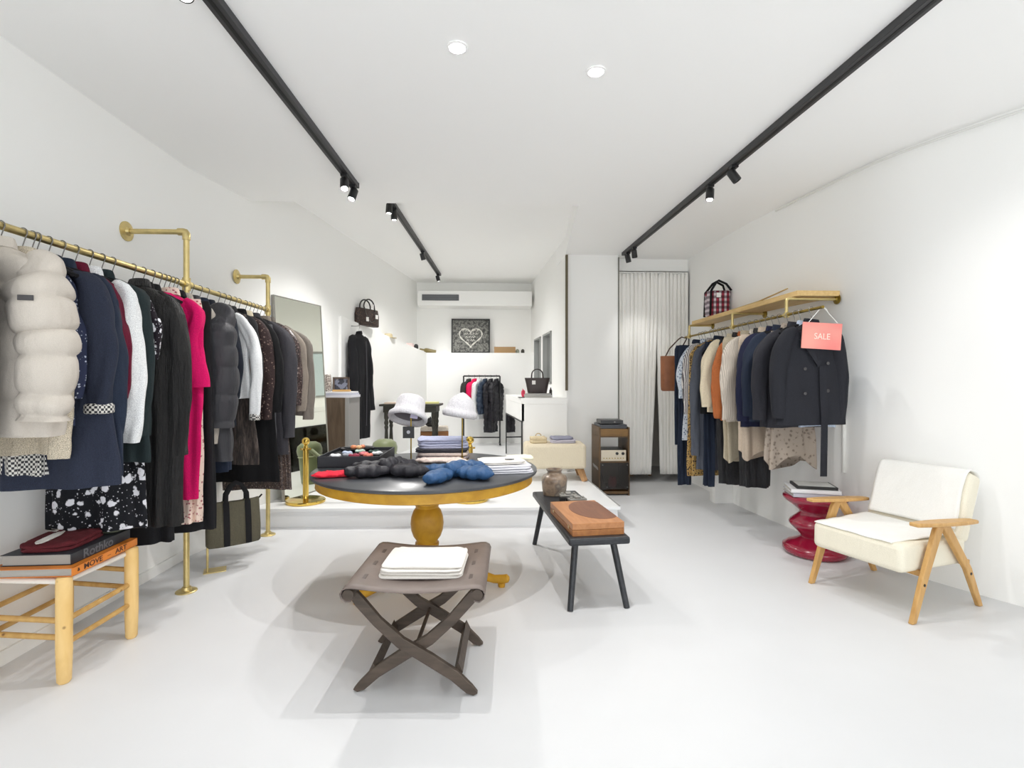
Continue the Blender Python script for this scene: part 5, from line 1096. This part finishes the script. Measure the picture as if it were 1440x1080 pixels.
vz = empty('speckled_vase', (-1.91, 6.1, zz), 0, 'tall speckled grey vase left of the picture frame', 'vase')
MB().lathe([(.03, 0), (.036, .01), (.038, .14), (.034, .19), (.03, .2), (.026, .19)], 24).build('vase_body', speckle('speckled glaze', [(0, (120, 110, 104)), (.5, (168, 160, 152)), (.6, (210, 204, 196))], 60, .5), vz)

# long black robe hung on the ledge wall
wallx = lambda y: -1.87 + (y - 6.5) * (.68 / 3.06)
ry_ = 6.75; yawr = math.atan2(3.06, .68)
g_ = garment('robe', 'robe', 'long black robe hanging alone on the wall under the handbag ledge', 'long black robe', wallx(ry_) + .10, ry_, 2.06, yawr, cloth('black robe cloth', (24, 24, 27)), .60, .95, .34, th=.06, sr=.07, hw=.2, hemw=.2, seed=77, hang_group='single hanger on the ledge wall', flare=.015, sy=-.02)
MB().tube([(.03, -.085, -.2), (.035, -.095, -.7), (.03, -.09, -1.3)], [(.004, .01)] * 3, 6, up=(0, 1, 0)).build('placket', CHAR, g_)
wh = empty('wall_hook', (wallx(ry_) + .0, ry_, 2.06), yawr, 'small steel hook carrying the black robe', 'hook')
MB().tube([(0, 0, -.0), (0, -.05, -.005), (0, -.11, -.0), (0, -.125, .015)], .004, 8).build('hook_arm', STEEL, wh)

# ledge items
lz = lambda y: 2.16 + (1.865 - 2.16) * (y - 6.5) / 3.06
def ledge_in(y, o=.06): return wallx(y) - o
yb = 7.15
hb2 = empty('patterned_handbag', (wallx(yb) + .02, yb, lz(yb) + .0), math.radians(64), 'dark brown handbag with chain and white tags on the left ledge', 'handbag')
R = []
for z, a_, d_ in ((0, .16, .045), (.01, .17, .05), (.12, .175, .045), (.19, .165, .03), (.19, .155, .025)): R.append([(a_ * sgnp(math.cos(2 * PI * k / 32), .45), d_ * sgnp(math.sin(2 * PI * k / 32), .6), z) for k in range(32)])
hbb = MB().rings(R).build('bag_body', speckle('brown monogram leather', [(0, (50, 38, 34)), (.55, (72, 54, 46)), (.66, (108, 84, 66))], 60, .5), hb2)
for s_y in (-1, 1): MB().tube([(-.07, s_y * .035, .17)] + arc((0, s_y * .03, .21), .085, 180, 0, 12) + [(.09, s_y * .035, .17)], .008, 10).build('handle', BLACKM, hb2)
MB().tube([(-.1, -.055, .18), (-.05, -.06, .08), (.0, -.062, .04), (.06, -.06, .06), (.1, -.055, .16)], .004, 6).build('chain', STEEL, hb2)
for x, z in ((-.06, .07), (.09, .11), (.02, .22)): MB().box((x, -.062, z), (.04, .003, .045)).build('paper_tag', bpy.data.materials['white paper tag'], hb2)
tag(MB().lathe([(.13, 0), (.132, .006), (.07, .01), (.066, .055), (.05, .07), (.0, .072)], 32, cap=(True, False)).build('straw_hat', plain('beige straw', (206, 192, 158), .9), None, loc=(ledge_in(8.05, .07), 8.05, lz(8.05) - .0)), 'pale straw hat on the left ledge past the handbag', 'hat')
tag(MB().bb(-.05, .05, -.1, .1, 0, .07).build('pink_box', plain('pale pink box', (226, 204, 200), .6), None, loc=(ledge_in(8.95, .07), 8.95, lz(8.95)), bevel=.002), 'pale pink box on the left ledge near the corner', 'box')
tag(MB().lathe([(.03, 0), (.04, .03), (.04, .07), (.02, .1)], 20).build('dark_pot', BLACKM, None, loc=(ledge_in(9.2, .06), 9.2, lz(9.2))), 'small dark pot beside the pale pink box on the ledge', 'pot')
bo = empty('glass_bottle', (-1.18, 9.66, 1.866 + .043), 0, 'olive bottle lying on its side at the ledge corner', 'bottle')
MB().lathe([(.0, 0), (.04, .005), (.042, .01), (.042, .18), (.036, .21), (.016, .235), (.014, .30), (.017, .31)], 20, M=Matrix.Rotation(math.radians(-78), 4, 'Y') @ Matrix.Translation((0, 0, -.16))).build('bottle_body', plain('olive glass', (130, 116, 70), .3), bo)

hb2.scale = (1.3, 1.15, 1.25)
# picture, box and small bottles on the back ledge
fz = 1.866; pc = empty('framed_artwork', (at(661.5, 490, 9.6).x, 9.74, fz), 0, 'black framed monochrome artwork with a pale heart on the back ledge', 'picture')
W2_, H2_ = .73, .66
Mx = Matrix.Rotation(math.radians(-5), 4, 'X')
m = MB()
for c, d in (((0, 0, .0125), (W2_, .03, .025)), ((0, 0, H2_ - .0125), (W2_, .03, .025)), ((-W2_ / 2 + .0125, 0, H2_ / 2), (.025, .03, H2_)), ((W2_ / 2 - .0125, 0, H2_ / 2), (.025, .03, H2_))): m.box(c, d, M=Mx)
m.build('frame', BLACKM, pc)
ART = speckle('monochrome print', [(0, (54, 54, 52)), (.42, (92, 92, 88)), (.52, (128, 128, 122)), (.62, (84, 84, 80))], 22, .5)
cv = MB().box((0, .004, H2_ / 2), (W2_ - .04, .008, H2_ - .04), M=Mx).build('canvas', ART, pc)
m = MB(); hp = []
for k in range(41):
    a = 2 * PI * k / 40; hp.append((.0135 * 16 * math.sin(a) ** 3, -.004, .32 + .0125 * (13 * math.cos(a) - 5 * math.cos(2 * a) - 2 * math.cos(3 * a) - math.cos(4 * a))))
m.tube([tuple(Mx @ Vector(p_)) for p_ in hp], [(.003, .011 + .006 * math.sin(k * 2.1)) for k in range(41)], 6, up=(0, 1, 0))
rn = random.Random(11)
for r_ in range(4):
    for k in range(6 - r_):
        x = (k - (5 - r_) / 2) * .055 + rn.uniform(-.01, .01); z = .42 - r_ * .062
        m.tube([tuple(Mx @ Vector((x - .016, -.004, z))), tuple(Mx @ Vector((x + rn.uniform(-.01, .01), -.004, z + .035))), tuple(Mx @ Vector((x + .018, -.004, z + rn.uniform(-.01, .02))))], [(.003, .006)] * 3, 6, up=(0, 1, 0))
m.build('heart_drawing', plain('chalk white paint', (206, 204, 196), .7), pc)
q = at(710, 490, 9.6); tag(MB().bb(-.2, .2, -.08, .08, 0, .115).build('cardboard_box', plain('brown cardboard', (166, 134, 94), .7), None, loc=(q.x, 9.68, fz), bevel=.002), 'long brown cardboard box on the back ledge', 'box')
for k, (px_, c_, lab) in enumerate(((728, (150, 156, 140), 'small green-grey jar right of the cardboard box'), (735.5, (66, 64, 56), 'small dark cube jar at the right end of the back ledge items'))):
    q = at(px_, 490, 9.6); tag(MB().lathe([(.03, 0), (.033, .005), (.033, .055), (.02, .065), (.02, .075)], 16).build('small_jar', plain('jar %d' % k, c_, .4), None, loc=(q.x, 9.66, fz)), lab, 'jar', 'jars on the back ledge')

# ------------------------------------------------------------------ black garment rack against the back wall
RW0, RW1 = at(652, 530, 9.25).x, at(703, 530, 9.25).x; yR = 9.27; zR = 1.43
gr = empty('garment_rack', ((RW0 + RW1) / 2, yR, PH), 0, 'black metal garment rack against the back wall', 'clothes rack')
w2 = (RW1 - RW0) / 2
MB().tube([(-w2, 0, zR - PH), (w2, 0, zR - PH)], .014, 10).build('top_rail', BLACKM, gr); MB().tube([(-w2, 0, .14), (w2, 0, .14)], .012, 10).build('lower_rail', BLACKM, gr)
for s in (-1, 1): MB().tube([(s * w2, 0, .03), (s * w2, 0, zR - PH)], .014, 10).build('upright', BLACKM, gr); MB().tube([(s * w2, -.16, .03), (s * w2, .16, .03)], .018, 10).build('foot', BLACKM, gr)
NAVP = cloth('dark blue puffer nylon', (52, 64, 82), .4, 24, .02, var=.04); GRB = 'clothes on the back rack'; HGB = 'hangers on the back rack'
zb = lambda py: hz(py, 9.2)
for k, (px_, cat, nm, lab, sh_, mt, hy, sy_, ex_, pf2) in enumerate((
        (659, 'jacket', 'jacket', 'dark grey jacket at the left end of the back rack', 'dark grey jacket on the back rack', cloth('dark grey fluff', (58, 58, 56)), 585, 568, .2, 0),
        (667, 'jacket', 'jacket', 'bright pink jacket on the back rack', 'bright pink jacket', PINKM if False else cloth('bright pink wool', (224, 36, 92)), 570, 572, .19, 0),
        (674, 'jacket', 'jacket', 'white jacket between pink and dark puffers on the back rack', 'white jacket on the back rack', WHITEF, 590, 586, .2, 0),
        (682, 'puffer jacket', 'puffer_jacket', 'blue-grey short puffer jacket on the back rack', 'blue-grey puffer jacket', NAVP, 582, 578, .2, .1),
        (690, 'puffer coat', 'puffer_coat', 'long black puffer coat in the middle of the back rack', 'long black puffer coat', PUFFG if False else PBLK, 608, 590, .17, .1),
        (698, 'puffer jacket', 'puffer_jacket', 'black puffer jacket at the right end of the back rack', 'black puffer jacket on the back rack', PBLK, 592, 585, .17, .1))):
    garment(nm, cat, lab, sh_, at(px_, 530, 9.25).x, yR, zR, math.radians(50), mt, zb(hy), zb(sy_), ex_, th=.035, sr=.05, puff=pf2, seed=100 + k, hang_group=HGB, hw=.15, neck=-.08)

# ------------------------------------------------------------------ dark table with turned legs, chair behind it
DTW = wood('dark green black wood', (56, 54, 46), (42, 40, 34), 5, (1, 6, 6), .4)
q = at(579, 570, 7.5); ct_ = empty('console_table', (q.x, q.y, PH), math.radians(-2), 'dark table with turned legs at the back by the left wall', 'table')
MB().bb(-.43, .43, -.20, .24, .80, .83).build('table_top', DTW, ct_, bevel=.006); MB().bb(-.38, .38, -.16, .20, .71, .80).build('apron', DTW, ct_, bevel=.003)
prof = [(.035, 0), (.03, .05), (.022, .08), (.034, .12), (.036, .2), (.026, .34), (.021, .46), (.03, .5), (.022, .52), (.034, .56), (.024, .6), (.034, .63), (.034, .72)]
for x in (-.34, .34):
    for y in (-.13, .17): MB().lathe(prof, 20, c=(x, y, 0)).build('leg', DTW, ct_)
zt_ = PH + .831
for k, (dx, w_, h_, c_, lab) in enumerate(((-.28, .2, .02, (216, 196, 178), 'pale peach booklet at the left end of the dark back table'), (.02, .26, .03, (226, 220, 196), 'cream booklet in the middle of the dark back table'), (.30, .2, .025, (222, 216, 150), 'pale yellow booklet at the right end of the dark back table'))):
    put(MB().bb(-w_ / 2, w_ / 2, -.1, .1, 0, h_), 'booklet', plain('booklet %d' % k, c_, .6), q.x + dx, q.y, zt_, .05 * k, lab, 'booklet', 'booklets on the dark back table', bevel=.001)
CHB = wood('honey brown chair wood', (150, 100, 50), (124, 80, 38), 5); q2 = at(612, 600, 7.9)
bc = empty('wooden_stool_bench', (q2.x, q2.y, PH), math.radians(6), 'honey brown wooden stool with pale seat behind the dark back table', 'stool')
MB().bb(-.22, .2, -.18, .18, .40, .46).build('seat_pad', cloth('pale beige seat', (206, 196, 184)), bc, bevel=.02, seg=3); MB().bb(-.22, .2, -.18, .18, .33, .40).build('seat_frame', CHB, bc, bevel=.004)
for x in (-.19, .17):
    for y in (-.15, .15): MB().tube([(x, y, .38), (x * 1.02, y, .2), (x * 1.12, y * 1.05, 0)], [.022, .018, .014], 10).build('leg', CHB, bc)
put(crumple(.2, .12, .12, 95, 2.5, .5), 'black_bag', BLACKM, q2.x - .06, q2.y, PH + .461, 0, 'black soft bag lying on the honey brown stool', 'bag')
